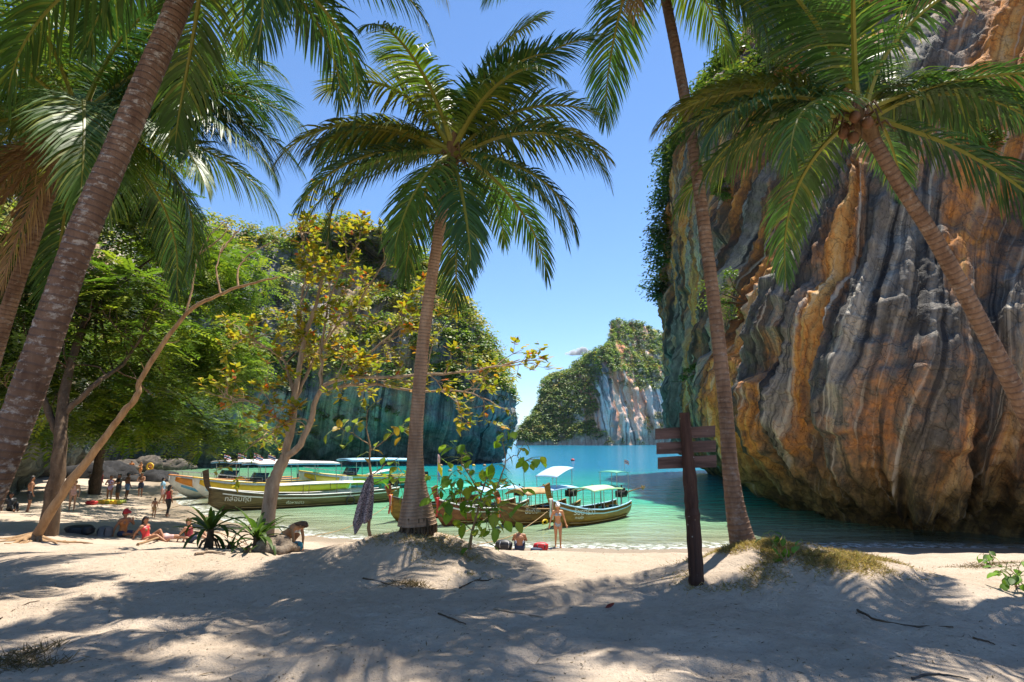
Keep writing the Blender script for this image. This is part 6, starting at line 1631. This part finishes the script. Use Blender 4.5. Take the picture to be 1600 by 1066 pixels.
person('person in dark clothes sitting in the shade at the left edge', onb(16, 796, 30.0), 1.0, SIT_LEGS, SK[2], HAIR[0], [('shirt', M_BLACK), ('trousers', M_BLACK)], 1.0)

# ------------------------------------------------------------------ things lying on the beach
def lump(name, label, loc, size, mat, cat, seed=1, strap=None, group=None):
    n1, n2 = 20, 12
    th = np.linspace(0, 2 * np.pi, n1, endpoint=False); ph = np.linspace(0.001, np.pi - 0.001, n2)
    d = np.stack([np.outer(np.cos(th), np.sin(ph)), np.outer(np.sin(th), np.sin(ph)), np.outer(np.ones(n1), np.cos(ph))], -1)
    d = np.sign(d) * np.abs(d) ** 0.75
    q = 1 + 0.22 * fbm(d * 1.6 + seed * 2.3, 3, seed)
    me = fast_mesh(name, (d * q[..., None] * np.array(size) + np.array([0, 0, size[2] * .75])).reshape(-1, 3), grid_faces(n1, n2, True)[:, ::-1], mat, True)
    if strap is None:
        return tag(obj(name, me, None, loc), label, cat, group)
    e = empty(name, loc); tag(e, label, cat, group); obj('bag_body', me, e)
    for s in (-1, 1):
        MB().tube(spline([(s * size[0] * .4, -size[1] * .7, size[2] * 1.5), (s * size[0] * .5, -size[1] * 1.15, size[2] * 1.0), (s * size[0] * .4, -size[1] * .95, size[2] * .2)], 10), 0.02, 6).build('strap', strap, e, True)
    MB().box((0, -size[1] * 1.0, size[2] * .6), (size[0] * 1.0, 0.06, size[2] * .7), None, 0.9).build('pocket', mat, e)
    return e
p = onb(788, 846, 23.6); lump('backpack', 'black backpack on the sand left of the seated man', p, (0.36, 0.2, 0.22), M_BLACK, 'bag', 2, M_STEEL)
p = onb(845, 846, 23.6); lump('beach_bag', 'red and black beach bag on the sand beside the walking woman', p, (0.3, 0.2, 0.17), M_RED, 'bag', 3, M_BLACK)
p = onb(838, 847, 23.4); lump('folded_towel', 'dark blue bundled towel beside the red beach bag', p, (0.24, 0.16, 0.07), NAVY, 'towel', 4)
p = onb(462, 842, 11.4); lump('beach_bag', 'teal bag on the ground beside the crouching woman', p, (0.14, 0.1, 0.10), TEAL, 'bag', 5, M_BLACK)
p = onb(127, 812, 21.0); lump('duffel_bag', 'long black duffel bag on the sand under the leaning tree', p, (0.48, 0.22, 0.18), M_BLACK, 'bag', 6, M_BLACK)
p = onb(166, 812, 21.2); lump('beach_bag', 'grey beach bag between the duffel and the seated women', p, (0.24, 0.18, 0.22), paint((0.2, 0.19, 0.18), .7, .3), 'bag', 7, M_BLACK)
p = onb(143, 785, 36.0); lump('beach_bag', 'small red bag lying on the pale sand at the left', p, (0.35, 0.2, 0.14), M_RED, 'bag', 8)
e = empty('float_mat', onb(172, 785, 37.2), 0.05); tag(e, 'yellow ribbed inflatable mat lying in front of the lavender swimsuit', 'float')
for k_ in range(7):
    MB().tube([(-0.72 + k_ * 0.24, -0.3, 0.09), (-0.72 + k_ * 0.24, 0.3, 0.09)], 0.125, 9).build('air_tube', M_YELLOW if k_ % 3 else paint((0.35, 0.38, 0.04), .5), e, True)

# ------------------------------------------------------------------ small cloud and the air itself
k = NT('cloud_vapour'); k.t.nodes.remove(k.p)
pv = k.n('ShaderNodeVolumePrincipled'); pv.inputs['Color'].default_value = (1, 1, 1, 1); pv.inputs['Anisotropy'].default_value = 0.2
nzv = k.noise(k.coord('Object'), 0.0047, 4, 0.6)
k.l(k.math('MULTIPLY', k.ramp(nzv, [(0.40, 0.0), (0.62, 1.0)]), 0.02), pv.inputs['Density']); k.l(pv.outputs[0], k.out.inputs['Volume'])
mb = MB()
for q in ((0, 0, 0, 60), (70, 10, -8, 48), (-65, 5, -10, 45), (20, -20, 22, 42), (-25, 10, 14, 40), (120, 0, -16, 30), (-110, 0, -18, 28)): mb.ball(tuple(3.4 * v for v in q[:3]), 3.4 * q[3], 16, 10, (1.25, 0.8, 0.55))
cp = at(906, 550, 17500)
me = fuse('cloud', mb, k.m, 30.0, 4)
tag(obj('cloud', me, None, cp), 'small white puff of cloud above the distant island', 'cloud', None, 'stuff')
k = NT('air_haze'); k.t.nodes.remove(k.p)
pv = k.n('ShaderNodeVolumePrincipled'); pv.inputs['Color'].default_value = (0.72, 0.86, 1.0, 1); pv.inputs['Density'].default_value = 0.00004
k.l(pv.outputs[0], k.out.inputs['Volume'])
tag(MB().box((0, 0, 215), (33000, 33000, 450)).build('haze', k.m), 'thin blue sea haze filling the air', 'haze', None, 'stuff')
